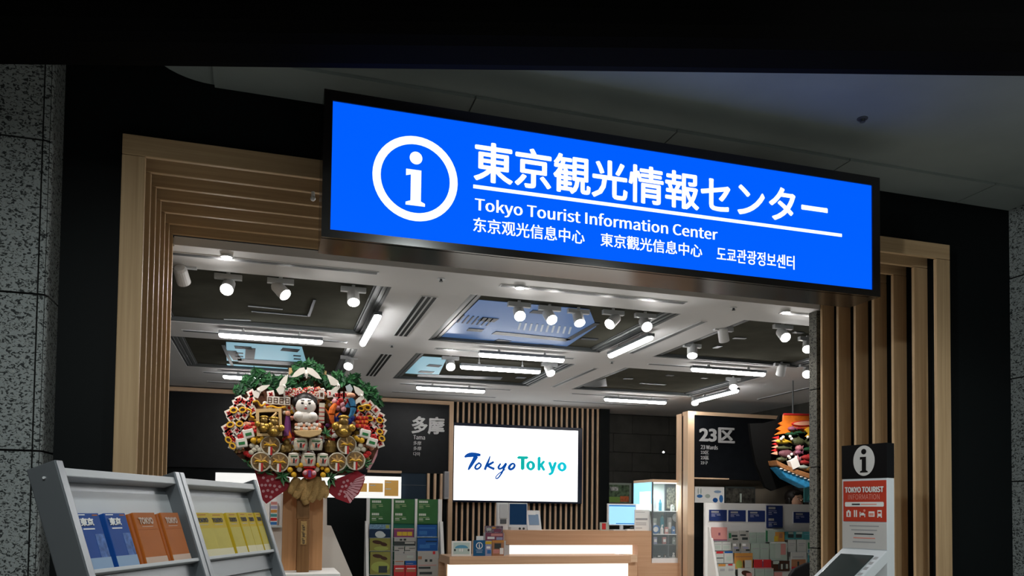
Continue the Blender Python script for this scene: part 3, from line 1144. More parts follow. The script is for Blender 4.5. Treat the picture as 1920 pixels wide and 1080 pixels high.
kslab(ic, 0.212, 0.217, ic_z - 0.018, ic_z - 0.012, 0.002, 0.003, PAPER)
ic.build('poster_pictogram', kt)
pp = MB()
kslab(pp, 0.002, 0.2405, 1.292, 1.418, 0.0, 0.0012, KP)
for k, (u0, u1, mm) in enumerate(((0.04, 0.20, INKG), (0.05, 0.19, INKG), (0.067, 0.172, INKB), (0.062, 0.18, REDP), (0.058, 0.182, INKG))):
    z = 1.402 - 0.0195 * k
    kslab(pp, u0, u1, z - 0.0028, z + 0.0028, 0.0012, 0.0016, mm)
pp.build('notice_sheet', kt)
# sloping tray with a dark tablet
TD = (KN * 0.80 + Vector((0, 0, -0.60))).normalized()
# slope from the picture: the left edge of the tray runs from (1578,1028) to (1524,1080)
r0 = ray(1524, 1080)
nrm = KN.cross(Vector((0, 0, 1)))
kk = (KS(0, 1.29) - EYE).dot(nrm) / r0.dot(nrm)
pt = EYE + r0 * kk
TD = (pt - KS(-0.003, 1.292)).normalized()
TO = KU.cross(TD)
if TO.z < 0:
    TO = -TO


def tslab(mb, a0, a1, b0, b1, c0, c1, m):
    base = KS(0, 1.288)
    mb.obox(base + KU * ((a0 + a1) / 2) + TD * ((b0 + b1) / 2) + TO * ((c0 + c1) / 2), KU * ((a1 - a0) / 2), TD * ((b1 - b0) / 2), TO * ((c1 - c0) / 2), m)
    return mb


tslab(MB(), -0.004, 0.2435, 0.0, 0.42, -0.05, 0.0, KW).build('tray', kt, bevel=0.003)
tb_ = MB()
tslab(tb_, 0.025, 0.205, 0.055, 0.30, 0.0, 0.006, SCRD)
tb_.build('tablet_screen', kt, bevel=0.002)
tl = MB()
for k, b in enumerate((0.06, 0.105, 0.15, 0.2)):
    tslab(tl, 0.214, 0.232, b, b + 0.022, 0.0, 0.0012, INKG)
tl.build('tray_icon', kt)

# ================================================================ inside the shop
# ---- big screen on the rear wall
TVW = M('screen_white', (0.8, 0.8, 0.8), 0.2, emit=(0.97, 1.0, 1.0), es=1.55)
NAVY = M('logo_navy', (0.0, 0.03, 0.15), 0.4, emit=(0.0, 0.055, 0.30), es=1.0)
tv = thing('wall_screen', (3.25, 10.55, 1.575), 'large glowing white screen with the two word city logo on the batten wall', 'screen')
tx0, tx1, tz0, tz1 = 2.349, 4.136, 1.604, 2.609
MB().box(2.337, 4.205, 10.49, 10.615, 1.578, 2.652, M('screen_case', (0.008, 0.012, 0.03), 0.3)).build('case', tv, bevel=0.004)
MB().box(tx0, tx1, 10.484, 10.492, tz0, tz1, TVW).build('display', tv)
yb = 10.480


def tp(x, y):
    p = PY(x, y, yb)
    return (p.x, p.z)


def stroke(mb, pts, wid, m, y0=None, y1=None):
    k = FPX / 10.7
    P2 = [tp(*p) for p in pts]
    mb.ribbon(P2, [w * 1.45 / k for w in wid], (y0 or yb), (y1 or yb + 0.003), m)


def smooth_pts(pts, n=5):
    out = []
    for i in range(len(pts) - 1):
        p0 = pts[max(0, i - 1)]; p1 = pts[i]; p2 = pts[i + 1]; p3 = pts[min(len(pts) - 1, i + 2)]
        for k in range(n):
            t = k / n
            out.append(tuple(0.5 * (2 * p1[d] + (p2[d] - p0[d]) * t + (2 * p0[d] - 5 * p1[d] + 4 * p2[d] - p3[d]) * t * t + (3 * p1[d] - p0[d] - 3 * p2[d] + p3[d]) * t ** 3) for d in range(len(p1))))
    out.append(tuple(pts[-1]))
    return out


def brush(mb, pw, m):
    """points with widths (x, y, w) in the picture of the screen"""
    s = smooth_pts(pw)
    stroke(mb, [(a, b) for a, b, w in s], [max(0.4, w) for a, b, w in s], m)


lg = MB()
brush(lg, [(871, 857, 2), (877, 854, 5), (886, 852.5, 6), (901, 853, 3.2)], NAVY)
brush(lg, [(893, 855, 6), (888, 864, 5), (882, 874, 4), (878, 881, 2)], NAVY)
lg.build('logo_brush_letter', tv)
lg = MB()
brush(lg, [(898, 868.5, 2), (893, 872, 2.6), (891, 877, 2.8), (894, 879.5, 2.5), (899, 877, 2.4), (902, 872, 2.4), (899, 868.5, 2.2), (896, 868, 1.5)], NAVY)
lg.build('logo_brush_letter', tv)
lg = MB()
brush(lg, [(919, 855, 1.2), (916, 864, 2.6), (912, 873, 3.2), (909, 881, 3.2)], NAVY)
brush(lg, [(926, 866, 2.6), (918, 870.5, 3.2), (914, 873, 2.6), (919, 876, 3), (927, 879.5, 3.4)], NAVY)
lg.build('logo_brush_letter', tv)
lg = MB()
brush(lg, [(939, 869, 2), (935, 875, 2.8), (936, 879, 2.6), (942, 877, 2.6), (949, 869, 2.8), (945, 878, 2.6), (940, 888, 2.2), (934, 896, 1.8), (930, 897, 1.5), (930.5, 893, 1.3), (938, 886, 1.4), (948, 880, 1)], NAVY)
lg.build('logo_brush_letter', tv)
lg = MB()
brush(lg, [(962, 868.5, 2.2), (957, 872, 3.2), (954.5, 877, 3.6), (957, 880, 3.0), (962, 878, 3.2), (965, 873, 3.0), (963, 869.5, 2.4), (959, 869, 1.5)], NAVY)
lg.build('logo_brush_letter', tv)
for k, (s, x0, x1, ya, yb_) in enumerate((('T', 969.5, 990.5, 855, 881.5), ('o', 986.5, 1003.5, 863.5, 882.5), ('k', 1008, 1023, 856, 883.0), ('y', 1027.5, 1044, 865.5, 891.5), ('o', 1045, 1062.5, 866, 884.5))):
    g = k / 4
    mm = M('logo_teal_%s%d' % ('abcde'[k], 0), (0, 0.1, 0.1), 0.4, emit=(0.0, 0.40 + 0.12 * g, 0.36 + 0.30 * g), es=1.0)
    q = MB()
    a, b = tp(x0, ya), tp(x1, yb_)
    text_on(q, s, a[0], b[0], b[1], a[1], yb, mm, 0.0, BOLD2)
    q.build('logo_letter', tv)
q = MB()
for x0, x1 in ((1036, 1043), (1051, 1057)):
    a, b = tp(x0, 860.5), tp(x1, 861.3)
    q.box(a[0], b[0], yb, yb + 0.003, b[1], a[1], INKG)
q.build('logo_small_print', tv)

# ---- Tama corner: wall lettering, lit graphic strip, loudspeaker, glass panel, brochure rack
LETM = M('letter_grey', (0.55, 0.55, 0.55), 0.4, 0.2)


def wall_letters(Y, lines, label, name='wall_lettering'):
    t = None
    for s, x0, y0, x1, y1, thick in lines:
        X0, X1, Z0, Z1 = rectY(x0, y0, x1, y1, Y)
        if t is None:
            t = thing(name, (X0, Y, Z0), label, 'lettering')
        m = MB()
        V, F = text_raw(s, 0.012 if thick else 0.0, copies=BOLD2 if thick else ((-0.01, 0), (0.01, 0)))
        ax = [v[0] for v in V]; bz = [v[1] for v in V]
        a0, a1, b0, b1 = min(ax), max(ax), min(bz), max(bz)
        d = 0.03 if thick else 0.006
        # raised letters: front face plus a copy against the board
        for yy in (Y, Y + d * 0.5):
            m.add([(X0 + (a - a0) / (a1 - a0) * (X1 - X0), yy - dd, Z0 + (b - b0) / (b1 - b0) * (Z1 - Z0)) for a, b, dd in V], F, LETM)
        m.build('large_lettering' if thick else 'small_lettering', t)
    return t


wall_letters(10.495, (('多摩', 772, 781, 834, 814, True), ('Tama', 775, 816, 797, 824, False), ('多摩', 775, 827, 790, 834.5, False),
                      ('多摩', 775, 837, 790, 844.5, False), ('다마', 775, 847.5, 788, 855, False)),
             'raised grey two character lettering with four small lines, left of the screen')
STRIPW = M('lit_strip_white', (0.8, 0.8, 0.78), 0.4, emit=(1.0, 0.99, 0.96), es=0.75)
GOLDO = M('card_ochre', (0.62, 0.36, 0.10), 0.5, emit=(0.62, 0.33, 0.08), es=0.30)
st = thing('lit_graphic_strip', (0.5, 10.45, 1.61), 'long white backlit strip with ochre squares below the Tama board', 'display panel')
MB().box(-0.66, 1.637, 10.45, 10.555, 1.612, 1.897, STRIPW).build('light_box', st)
for x0, y0, x1, y1 in ((660, 906, 688, 922), (691.5, 906, 718, 922.5), (721, 900.5, 747, 930)):
    X0, X1, Z0, Z1 = rectY(x0, y0, x1, y1, 10.447)
    m = MB().box(X0, X1, 10.447, 10.451, Z0, Z1, GOLDO)
    m.box(X0 + 0.012, X0 + 0.012 + (X1 - X0) * 0.4, 10.4455, 10.447, Z1 - 0.035, Z1 - 0.022, PAPER)
    if x1 > 740:
        m.box(X0 + 0.012, X0 + 0.012 + (X1 - X0) * 0.4, 10.4455, 10.447, Z0 + 0.085, Z0 + 0.098, PAPER)
    m.build('ochre_square', st)
sp = thing('loudspeaker', (2.257, 10.5, 1.614), 'grey slim loudspeaker between the battens and the white screen', 'loudspeaker')
MB().box(2.216, 2.276, 10.44, 10.56, 1.614, 1.985, M('speaker_grey', (0.42, 0.42, 0.44), 0.5)).build('body', sp, bevel=0.004)
MB().box(2.224, 2.270, 10.436, 10.441, 1.64, 1.965, M('speaker_cloth', (0.32, 0.32, 0.34), 0.8, bump=0.3, bscale=500)).build('grille', sp)
gp = thing('dark_glass_panel', (1.81, 10.53, 1.612), 'dark blue grey glass panel between the lit strip and the three battens', 'panel')
MB().box(1.642, 1.985, 10.535, 10.558, 1.612, 1.955, M('smoky_glass', (0.03, 0.045, 0.065), 0.12)).build('pane', gp)
MB().box(1.642, 1.985, 10.530, 10.5345, 1.790, 1.797, GREYD).build('joint_strip', gp)

GRN = M('card_green', (0.035, 0.135, 0.04), 0.5, noise=0.08, nscale=12)
CARDW = M('card_print', (0.62, 0.66, 0.58), 0.6)
CARDY = M('card_print_dim', (0.30, 0.38, 0.20), 0.6)


def text_lines(mb, X0, X1, z, h, Y, m, gaps):
    """small print that cannot be read in the photograph, as short dashes"""
    x = X0
    for k, (w, g) in enumerate(gaps):
        if x + w > X1:
            break
        mb.box(x, x + w, Y - 0.0012, Y, z - h, z, m)
        x += w + g


def head_card(parent, rect, Y, body, blocks, off, sc, print_m, dim_m):
    X0, X1, Z0, Z1 = rectY(off[0] + rect[0] / sc, off[1] + rect[1] / sc, off[0] + rect[2] / sc, off[1] + rect[3] / sc, Y)
    c = MB().box(X0, X1, Y, Y + 0.012, Z0, Z1, body).build('header_card', parent)
    w, h = X1 - X0, Z1 - Z0
    for k, top in enumerate(blocks):
        m = MB()
        zt = Z1 - h * top
        bh = min(0.028, h * 0.14)
        text_lines(m, X0 + w * 0.11, X1, zt, bh, Y, print_m, [(w * 0.075, w * 0.012)] * (5 if k == 0 else 4))
        text_lines(m, X0 + w * 0.11, X1 - w * 0.1, zt - bh * 1.6, bh * 0.3, Y, dim_m, [(w * 0.16, w * 0.01)] * 3)
        text_lines(m, X0 + w * 0.11, X1 - w * 0.1, zt - bh * 2.3, bh * 0.4, Y, print_m if k else dim_m, [(w * 0.2, w * 0.12), (w * 0.2, w * 0.1)])
        text_lines(m, X0 + w * 0.11, X1 - w * 0.1, zt - bh * 3.1, bh * 0.3, Y, dim_m, [(w * 0.22, w * 0.1)])
        o = m.build('card_print', c)
    return c


def rack_brochure(rack, rect, off, sc, Yb, ztop, k, body, patches, label, group, name='leaflet'):
    """leaflet standing on its own ledge of a stepped rack"""
    x0, y0, x1, y1 = off[0] + rect[0] / sc, off[1] + rect[1] / sc, off[0] + rect[2] / sc, off[1] + rect[3] / sc
    z = PY((x0 + x1) / 2, y1, Yb - 0.1).z
    Y = Yb - 0.03 - k * (ztop - z)
    X0, X1, Z0, Z1 = rectY(x0, y0, x1, y1, Y)
    t = thing(name, ((X0 + X1) / 2, Y, Z0), label, 'brochure', group)
    MB().box(X0 + 0.001, X1 - 0.001, Y, Y + 0.012, Z0, Z1, body).build('cover', t)
    w, h = X1 - X0, Z1 - Z0
    if patches:
        by = {}
        m = MB()
        for i, (u0, u1, v0, v1, pm) in enumerate(patches):
            e = 0.0008 + 0.0003 * i
            if pm in (MOON, OLIVD) or (pm is LIME and v1 > 0.85):      # round motifs: moon, bird, plate
                cu, cv, ru, rv = X0 + w * (u0 + u1) / 2, Z1 - h * (v0 + v1) / 2, w * (u1 - u0) / 2, h * (v1 - v0) / 2
                lean = 0.35 if pm is OLIVD else 0.0
                m.prism([(cu + ru * math.cos(q), cv + rv * math.sin(q) - lean * rv * math.cos(q)) for q in [2 * math.pi * k / 18 for k in range(18)]], Y - e, Y, pm)
                continue
            m.box(X0 + w * u0, X0 + w * u1, Y - e, Y, Z1 - h * v1, Z1 - h * v0, pm)
        m.build('cover_print', t)
    MB().box(X0 - 0.004, X1 + 0.004, Y - 0.008, Yb + 0.005, Z0 - 0.005, Z0 - 0.0004, ACRL).build('ledge', rack)
    return t


ACRL = M('acrylic_ledge', (0.45, 0.5, 0.5), 0.3)
OFFG, SCG = (680, 925), 6.97
YG = 9.95
tr = thing('leaflet_rack', (1.59, 10.0, 0), 'white leaflet rack with three green header cards below the Tama board', 'leaflet rack')
GRNR = M('rack_green', (0.02, 0.16, 0.11), 0.5)
X0, X1, Z0, Z1 = rectY(686, 936, 827.5, 1079, YG)
MB().box(X0 + 0.02, X1 - 0.03, YG, YG + 0.03, 0.02, 1.60, GRNR).build('back_panel', tr)
for a, b in ((45, 85), (370, 395), (675, 706), (978, 1028)):
    xa = PY(OFFG[0] + a / SCG, 1000, YG).x; xb = PY(OFFG[0] + b / SCG, 1000, YG).x
    MB().box(xa, xb, YG - 0.02, YG + 0.03, 0.0, 1.602, WHITE).build('upright', tr)
xe = PY(828, 1000, YG).x
MB().prism([(YG + 0.02, 0), (YG + 0.02, 1.32), (YG - 0.05, 1.32), (YG - 0.42, 0.0)], xe - 0.035, xe + 0.005, WHITE, axes='yz').build('side_panel', tr)
xs_ = PY(687, 1000, YG).x
MB().prism([(YG + 0.02, 0), (YG + 0.02, 1.32), (YG - 0.05, 1.32), (YG - 0.42, 0.0)], xs_ - 0.02, xs_ + 0.012, WHITE, axes='yz').build('side_panel', tr)
for r in ((90, 75, 367, 390), (395, 75, 672, 395), (706, 78, 977, 400)):
    head_card(tr, r, YG - 0.014, GRN, (0.06, 0.58), OFFG, SCG, CARDW, CARDY)
C_ = lambda n, c, **k: M(n, c, 0.5, **k)
NAVYP = C_('print_navy', (0.01, 0.03, 0.07)); MOON = C_('print_moon', (0.55, 0.6, 0.6)); SKYP = C_('print_sky', (0.16, 0.28, 0.40), noise=0.5, nscale=60)
OLIVE = C_('print_olive', (0.25, 0.24, 0.06)); OLIVD = C_('print_brown', (0.06, 0.025, 0.015)); LIME = C_('print_lime', (0.34, 0.38, 0.09))
PURP = C_('print_purple', (0.22, 0.05, 0.14)); GOLDP = C_('print_gold', (0.62, 0.42, 0.04)); PGREY = C_('print_grey', (0.40, 0.39, 0.36)); PDARK = C_('print_dark', (0.04, 0.05, 0.05))
PRED = C_('print_red', (0.50, 0.03, 0.035)); PBLUE = C_('print_blue', (0.012, 0.085, 0.30)); PBLUE2 = C_('print_blue_mid', (0.04, 0.16, 0.42)); PPINK = C_('print_pink', (0.55, 0.24, 0.22))
PTEAL = C_('print_teal', (0.07, 0.27, 0.28)); PPALE = C_('print_pale', (0.42, 0.48, 0.43)); PORG = C_('print_orange', (0.55, 0.25, 0.06)); PBROWN = C_('print_tan', (0.36, 0.17, 0.09))
LG = 'leaflets on the green headed rack'


def lf(rect, body, patches, label):
    return rack_brochure(tr, rect, OFFG, SCG, YG, 1.32, 0.16, body, patches, label, LG)


lf((86, 405, 360, 580), NAVYP, [(0, 1, 0, 0.36, SKYP), (0.78, 0.95, 0.05, 0.3, LIME), (0.28, 0.72, 0.5, 1.0, MOON), (0.34, 0.78, 0.62, 1.0, MOON)], 'navy leaflet with a pale moon under the left green card')
lf((93, 588, 364, 752), OLIVE, [(0.12, 0.62, 0.16, 0.46, OLIVD), (0.5, 0.84, 0.32, 0.62, OLIVD), (0.2, 0.9, 0.64, 0.98, LIME)], 'olive leaflet with a dark bird, upper of the two')
lf((96, 765, 364, 1062), OLIVE, [(0.12, 0.62, 0.10, 0.27, OLIVD), (0.5, 0.84, 0.20, 0.36, OLIVD), (0.05, 0.95, 0.42, 0.9, LIME), (0.42, 0.84, 0.62, 0.92, PDARK)], 'tall olive leaflet with a dark bird and dark square, lower of the two')
lf((408, 458, 668, 575), PURP, [(0, 1, 0.0, 0.1, PPINK), (0.16, 0.40, 0.38, 0.82, GOLDP), (0.42, 0.66, 0.38, 0.82, GOLDP), (0.68, 0.92, 0.38, 0.82, GOLDP)], 'purple leaflet with three yellow blocks in the middle column')
lf((411, 580, 690, 686), PGREY, [(0.0, 1, 0.45, 1, PDARK), (0.06, 0.2, 0.14, 0.36, INKG), (0.26, 0.38, 0.14, 0.36, PDARK), (0.44, 0.56, 0.12, 0.36, PDARK), (0.5, 0.95, 0.5, 0.75, PGREY)], 'black and white leaflet below the purple one')
lf((411, 695, 543, 757), PGREY, [(0.4, 0.95, 0.3, 0.45, PDARK), (0.05, 0.5, 0.75, 0.9, PDARK)], 'small grey leaflet, left one of the pair below the black and white leaflet')
lf((552, 695, 690, 757), PGREY, [(0.4, 0.95, 0.3, 0.45, PDARK), (0.05, 0.5, 0.75, 0.9, PDARK)], 'small grey leaflet, right one of the pair below the black and white leaflet')
lf((413, 762, 690, 876), PGREY, [(0.08, 0.9, 0.25, 0.32, INKG), (0.6, 0.9, 0.45, 0.7, PPALE), (0.42, 0.48, 0.1, 0.18, PDARK)], 'plain light grey leaflet in the middle column')
lf((413, 882, 545, 936), PGREY, [(0.1, 0.9, 0.0, 0.25, PBROWN), (0.1, 0.6, 0.5, 0.7, INKG)], 'small tan topped leaflet above the red pair')
lf((556, 882, 704, 936), PBLUE, [(0.1, 0.7, 0.6, 0.72, PGREY)], 'small navy leaflet above the red pair')
lf((406, 940, 552, 1085), PRED, [(0.15, 0.9, 0.25, 0.34, PAPER), (0.1, 0.9, 0.4, 0.6, PBROWN)], 'red leaflet, left one of the red pair')
lf((556, 940, 704, 1085), PRED, [(0.15, 0.9, 0.25, 0.34, PAPER), (0.1, 0.9, 0.4, 0.6, PBROWN)], 'red leaflet, right one of the red pair')
lf((712, 412, 972, 572), PBLUE, [(0.1, 0.9, 0.2, 0.32, PBLUE2), (0.1, 0.5, 0.5, 0.8, PBLUE2), (0, 1, 0.93, 1, SKYP)], 'deep blue leaflet under the right green card')
lf((716, 586, 984, 752), PBLUE, [(0.4, 0.95, 0.2, 0.30, NAVYP), (0.1, 0.6, 0.5, 0.8, PBLUE2), (0.4, 0.9, 0.42, 0.52, PBLUE2)], 'deep blue leaflet below the other deep blue one')
lf((716, 757, 990, 1085), PGREY, [(0.72, 0.84, 0.0, 0.12, PRED), (0.35, 0.47, 0.32, 0.42, PDARK), (0.58, 0.7, 0.32, 0.42, PDARK), (0.02, 0.2, 0.2, 0.32, PBROWN), (0.05, 0.9, 0.54, 0.57, PPINK), (0.05, 0.62, 0.62, 0.7, PDARK), (0.1, 0.7, 0.82, 0.92, PDARK)], 'large pale grey leaflet with small dark pictures under the blue ones')

# ---- reception counter
CN = M('counter_lit_front', (0.75, 0.74, 0.70), 0.4, emit=(1.0, 0.97, 0.90), es=0.95)
CN2 = M('counter_lit_recess', (0.75, 0.74, 0.70), 0.4, emit=(1.0, 0.96, 0.88), es=1.25)
ct = thing('reception_counter', (3.5, 9.5, 0), 'wooden two level reception counter with glowing white front', 'counter')
xR = PY(1196, 1020, 9.2).x
xE = PY(1284, 1020, 9.2).x
xC = PY(1221.5, 1020, 9.2).x
xL = PY(937, 1000, 9.2).x
MB().box(xR, xC, 9.2, 9.85, 0, 1.232, COUNTERW).box(xC, xE, 9.2, 9.85, 0, PY(1240, 1056, 9.2).z, COUNTERW).build('end_block', ct)
MB().box(xL, xR, 9.2, 9.75, PY(1050, 1022, 9.2).z, 1.232, COUNTERW).build('upper_shelf', ct)
MB().box(PY(955, 1030, 9.2).x, xR, 9.36, 9.42, 0.80, 1.07, CN2).build('lit_recess', ct)
MB().box(PY(945, 1030, 9.2).x, PY(955, 1030, 9.2).x, 9.2, 9.5, 0.9, PY(950, 1021, 9.2).z, GREYL).build('recess_cheek', ct)
a, b, z0, z1 = rectY(846, 1043, 1183, 1057.5, 8.85)
ZL = z1
MB().box(a - 0.02, b, 8.85, 9.43, z0, z1, COUNTERW).build('lower_shelf', ct)
MB().box(b, PY(1195, 1050, 8.95).x, 8.95, 9.2, PY(1190, 1054, 8.95).z, z1 + 0.004, PINEX).build('shelf_end', ct)
MB().box(a - 0.01, b, 8.93, 9.0, 0.02, z0, CN).build('lit_front', ct)
MB().box(b, PY(1195, 1050, 9.0).x, 9.0, 9.2, 0.0, PY(1190, 1054, 8.95).z, COUNTERW).build('front_post', ct)
MB().box(a - 0.02, b, 9.0, 9.1, 0, z0, COUNTERW).build('carcass', ct)
MB().box(a - 0.02, xR, 9.43, 9.48, 0, z0 + 0.03, COUNTERW).build('rear_panel', ct)
ZU = 1.232


def on(px0, py0, px1, py1, Y, zb):
    X0, X1, Z0, Z1 = rectY(px0, py0, px1, py1, Y)
    return X0, X1, zb, Z1


# things on the upper level
YU = 9.38
X0, X1, Z0, Z1 = on(933, 942.5, 953, 990, YU, ZU)
t = thing('desk_device', ((X0 + X1) / 2, YU, Z0), 'white upright desk device with a raised panel, left of the dark portrait monitor', 'device')
MB().box(X0, X1, YU, YU + 0.07, Z0, Z1, WHITEP).build('body', t, bevel=0.004)
MB().box(X0 + 0.022, X1 - 0.012, YU - 0.012, YU, Z0 + 0.14, Z1 - 0.018, GREYL).build('panel', t, bevel=0.004)
MB().box(X0 + 0.032, X1 - 0.025, YU - 0.006, YU, Z0 + 0.075, Z0 + 0.13, GREYM).build('paper_slot', t)
SCRB = M('monitor_dark', (0.006, 0.016, 0.04), 0.15, emit=(0.01, 0.035, 0.085), es=0.5)
X0, X1, Z0, Z1 = on(953.5, 943, 989, 985, YU + 0.02, ZU)
t = thing('desk_monitor', ((X0 + X1) / 2, YU, ZU), 'portrait desk monitor with a dark screen and white frame on the counter', 'monitor')
MB().box(X0, X1, YU + 0.02, YU + 0.05, Z0 + 0.035, Z1, WHITEP).build('frame', t, bevel=0.004)
MB().box(X0 + 0.014, X1 - 0.012, YU + 0.016, YU + 0.021, Z0 + 0.065, Z1 - 0.012, SCRB).build('screen', t)
MB().box(X0 + 0.02, X1 - 0.02, YU - 0.03, YU + 0.10, ZU, ZU + 0.035, WHITEP).build('foot', t)
for xx in (X0 + 0.13, X0 + 0.18):
    MB().disc((xx, YU - 0.033, ZU + 0.018), (0, 1, 0), 0.014, 0.008, PDARK, 12).build('button', t)
X0, X1, Z0, Z1 = on(989, 957, 1015, 992, YU, ZU)
t = thing('card_holder', ((X0 + X1) / 2, YU, ZU), 'white sloping holder with a pale blue card, right of the portrait monitor', 'card holder')
MB().prism([(YU - 0.02, ZU), (YU + 0.10, ZU), (YU + 0.10, Z1), (YU + 0.07, Z1)], X0, X1, WHITEP, axes='yz').build('holder', t)
m = MB()
d = Vector((0, 0.09, Z1 - ZU)).normalized()
nn_ = Vector((0, -d.z, d.y))
c = Vector(((X0 + X1) / 2, YU + 0.03, (ZU + Z1) / 2 + 0.005)) + nn_ * 0.004
m.obox(c, Vector(((X1 - X0) * 0.36, 0, 0)), d * 0.07, nn_ * 0.002, BLU3)
m.build('card', t)
m = MB().obox(c + d * 0.085 - Vector((0.02, 0, 0)) + nn_ * 0.001, Vector((0.05, 0, 0)), d * 0.022, nn_ * 0.002, M('paper_bright', (0.9, 0.9, 0.9), 0.5))
m.build('paper_slip', t)
X0, X1, Z0, Z1 = on(1126, 979.5, 1142, 994, YU, ZU)
t = thing('photo_frame', ((X0 + X1) / 2, YU, ZU), 'small framed red picture leaning at the left foot of the blue lit monitor', 'picture frame')
MB().box(X0, X1, YU, YU + 0.03, ZU, Z1, PPALE).build('frame', t)
MB().box(X0 + 0.02, X1 - 0.045, YU - 0.003, YU, ZU + 0.012, Z1 - 0.012, PRED).build('picture', t)
SCL = M('monitor_lit', (0.2, 0.4, 0.6), 0.3, emit=(0.31, 0.62, 0.93), es=1.0)
SCLB = M('monitor_lit_bar', (0.0, 0.1, 0.3), 0.3, emit=(0.01, 0.12, 0.36), es=1.0)
X0, X1, Z0, Z1 = on(1140, 944.5, 1193, 986, YU, ZU)
t = thing('desk_monitor', ((X0 + X1) / 2, YU, ZU), 'desk monitor with a light blue glowing screen at the right end of the counter', 'monitor')
zb = PY(1160, 985, YU).z
MB().box(X0, X1, YU, YU + 0.04, zb, Z1, WHITEP).build('frame', t, bevel=0.004)
MB().box(X0 + 0.014, X1 - 0.016, YU - 0.003, YU + 0.001, zb + 0.012, Z1 - 0.018, SCL).build('screen', t)
MB().box(X0 + 0.014, X1 - 0.016, YU - 0.004, YU - 0.002, Z1 - 0.034, Z1 - 0.020, SCLB).box(X0 + 0.11, X1 - 0.016, YU - 0.004, YU - 0.002, zb + 0.018, zb + 0.028, SCLB).build('screen_bars', t)
MB().box((X0 + X1) / 2 - 0.02, (X0 + X1) / 2 + 0.02, YU + 0.01, YU + 0.04, ZU, zb + 0.05, GREYL).build('stem', t)
MB().box(X0 + 0.06, X1 - 0.04, YU - 0.04, YU + 0.09, ZU, ZU + 0.012, GREYL).build('foot', t)
X0, X1, Z0, Z1 = on(1190, 956, 1218, 994, YU - 0.05, ZU)
t = thing('notice_stand', ((X0 + X1) / 2, YU, ZU), 'white paper notice with dark lines standing between the blue lit monitor and the glass case', 'notice')
MB().box(X0, X1, YU - 0.05, YU - 0.04, ZU, Z1, PAPER).build('sheet', t)
m = MB()
for k, (v, h, w) in enumerate(((0.1, 0.02, 0.7), (0.4, 0.09, 0.9), (0.62, 0.03, 0.8), (0.7, 0.03, 0.8), (0.86, 0.03, 0.5))):
    m.box(X0 + 0.012, X0 + 0.012 + (X1 - X0 - 0.024) * w, YU - 0.0512, YU - 0.05, Z1 - (Z1 - ZU) * (v + h), Z1 - (Z1 - ZU) * v, INKG)
m.build('notice_print', t)
MB().prism([(X1, ZU), (X1 + 0.035, ZU), (X1 + 0.004, Z1), (X1 - 0.002, Z1)], YU - 0.045, YU + 0.03, GREYL).build('side_support', t)
t = thing('desk_pen_tray', (PY(1180, 990, YU).x, YU - 0.08, ZU), 'small dark and white tray of desk odds and ends under the blue lit monitor', 'tray')
xk = PY(1180, 990, YU - 0.08).x
MB().box(xk - 0.04, xk + 0.06, YU - 0.10, YU - 0.05, ZU, ZU + 0.02, PAPER).build('tray', t)
MB().ball((xk + 0.035, YU - 0.075, ZU + 0.03), 0.022, PDARK, (1.3, 1, 0.8)).build('mouse', t)

# things on the lower level
YL = 8.98
X0, X1, Z0, Z1 = on(847, 1014.5, 883.5, 1043, YL, ZL)
t = thing('picture_card', ((X0 + X1) / 2, YL, ZL), 'white card with a pale blue arch drawing at the left end of the lower counter', 'card')
MB().box(X0, X1, YL, YL + 0.02, ZL, Z1, PAPER).build('card', t)
w, h = X1 - X0, Z1 - ZL
m = MB()
m.box(X0 + w * 0.08, X1 - w * 0.08, YL - 0.001, YL, ZL + h * 0.12, Z1 - h * 0.1, M('card_mint', (0.50, 0.62, 0.58), 0.5))
arch = [(X0 + w * (0.5 + 0.34 * math.cos(q)), ZL + h * (0.52 + 0.22 * math.sin(q))) for q in [math.pi * k / 10 for k in range(11)]]
m.prism(arch, YL - 0.002, YL - 0.001, M('card_blue', (0.10, 0.32, 0.48), 0.5))
for u in (0.42, 0.54):
    m.prism([(X0 + w * (u + 0.035 * math.cos(q)), ZL + h * (0.40 + 0.11 * math.sin(q))) for q in [2 * math.pi * k / 12 for k in range(12)]], YL - 0.003, YL - 0.002, PAPER)
for u in (0.16, 0.86):
    m.prism([(X0 + w * (u + 0.05 * math.cos(q)), ZL + h * (0.40 + 0.08 * math.sin(q))) for q in [2 * math.pi * k / 12 for k in range(12)]], YL - 0.003, YL - 0.001, PDARK)
m.build('drawing', t)
X0, X1, Z0, Z1 = on(888, 1013, 909.5, 1043, YL, ZL)
t = thing('information_card', ((X0 + X1) / 2, YL, ZL), 'deep blue card with a round white information symbol on the lower counter', 'card')
DB = M('card_deep_blue', (0.012, 0.10, 0.24), 0.4)
MB().box(X0, X1, YL, YL + 0.02, ZL, Z1, DB).build('card', t)
m = MB()
xc_, zc_ = (X0 + X1) / 2, ZL + (Z1 - ZL) * 0.66
m.ring(circle(xc_, zc_, 0.040, n=24), circle(xc_, zc_, 0.031, n=24), YL - 0.0015, YL, PAPER)
info_i(m, xc_, zc_, 0.05, YL - 0.0015, YL, PAPER)
m.build('information_symbol', t)
m = MB()
for v, w in ((0.36, 0.6), (0.27, 0.5), (0.20, 0.5)):
    m.box(xc_ - 0.07 * w, xc_ + 0.07 * w, YL - 0.0015, YL, ZL + (Z1 - ZL) * v, ZL + (Z1 - ZL) * (v + 0.04), BLU3)
m.build('card_print', t)
a, b, z0_, z1_ = rectY(893, 1005, 906.5, 1016, YL + 0.024)
MB().box(a, b, YL + 0.022, YL + 0.028, ZL, z1_, PAPER).build('white_slip', t)
hx0, hx1, _, hz1 = on(909, 996, 946, 1043, YL + 0.1, ZL)
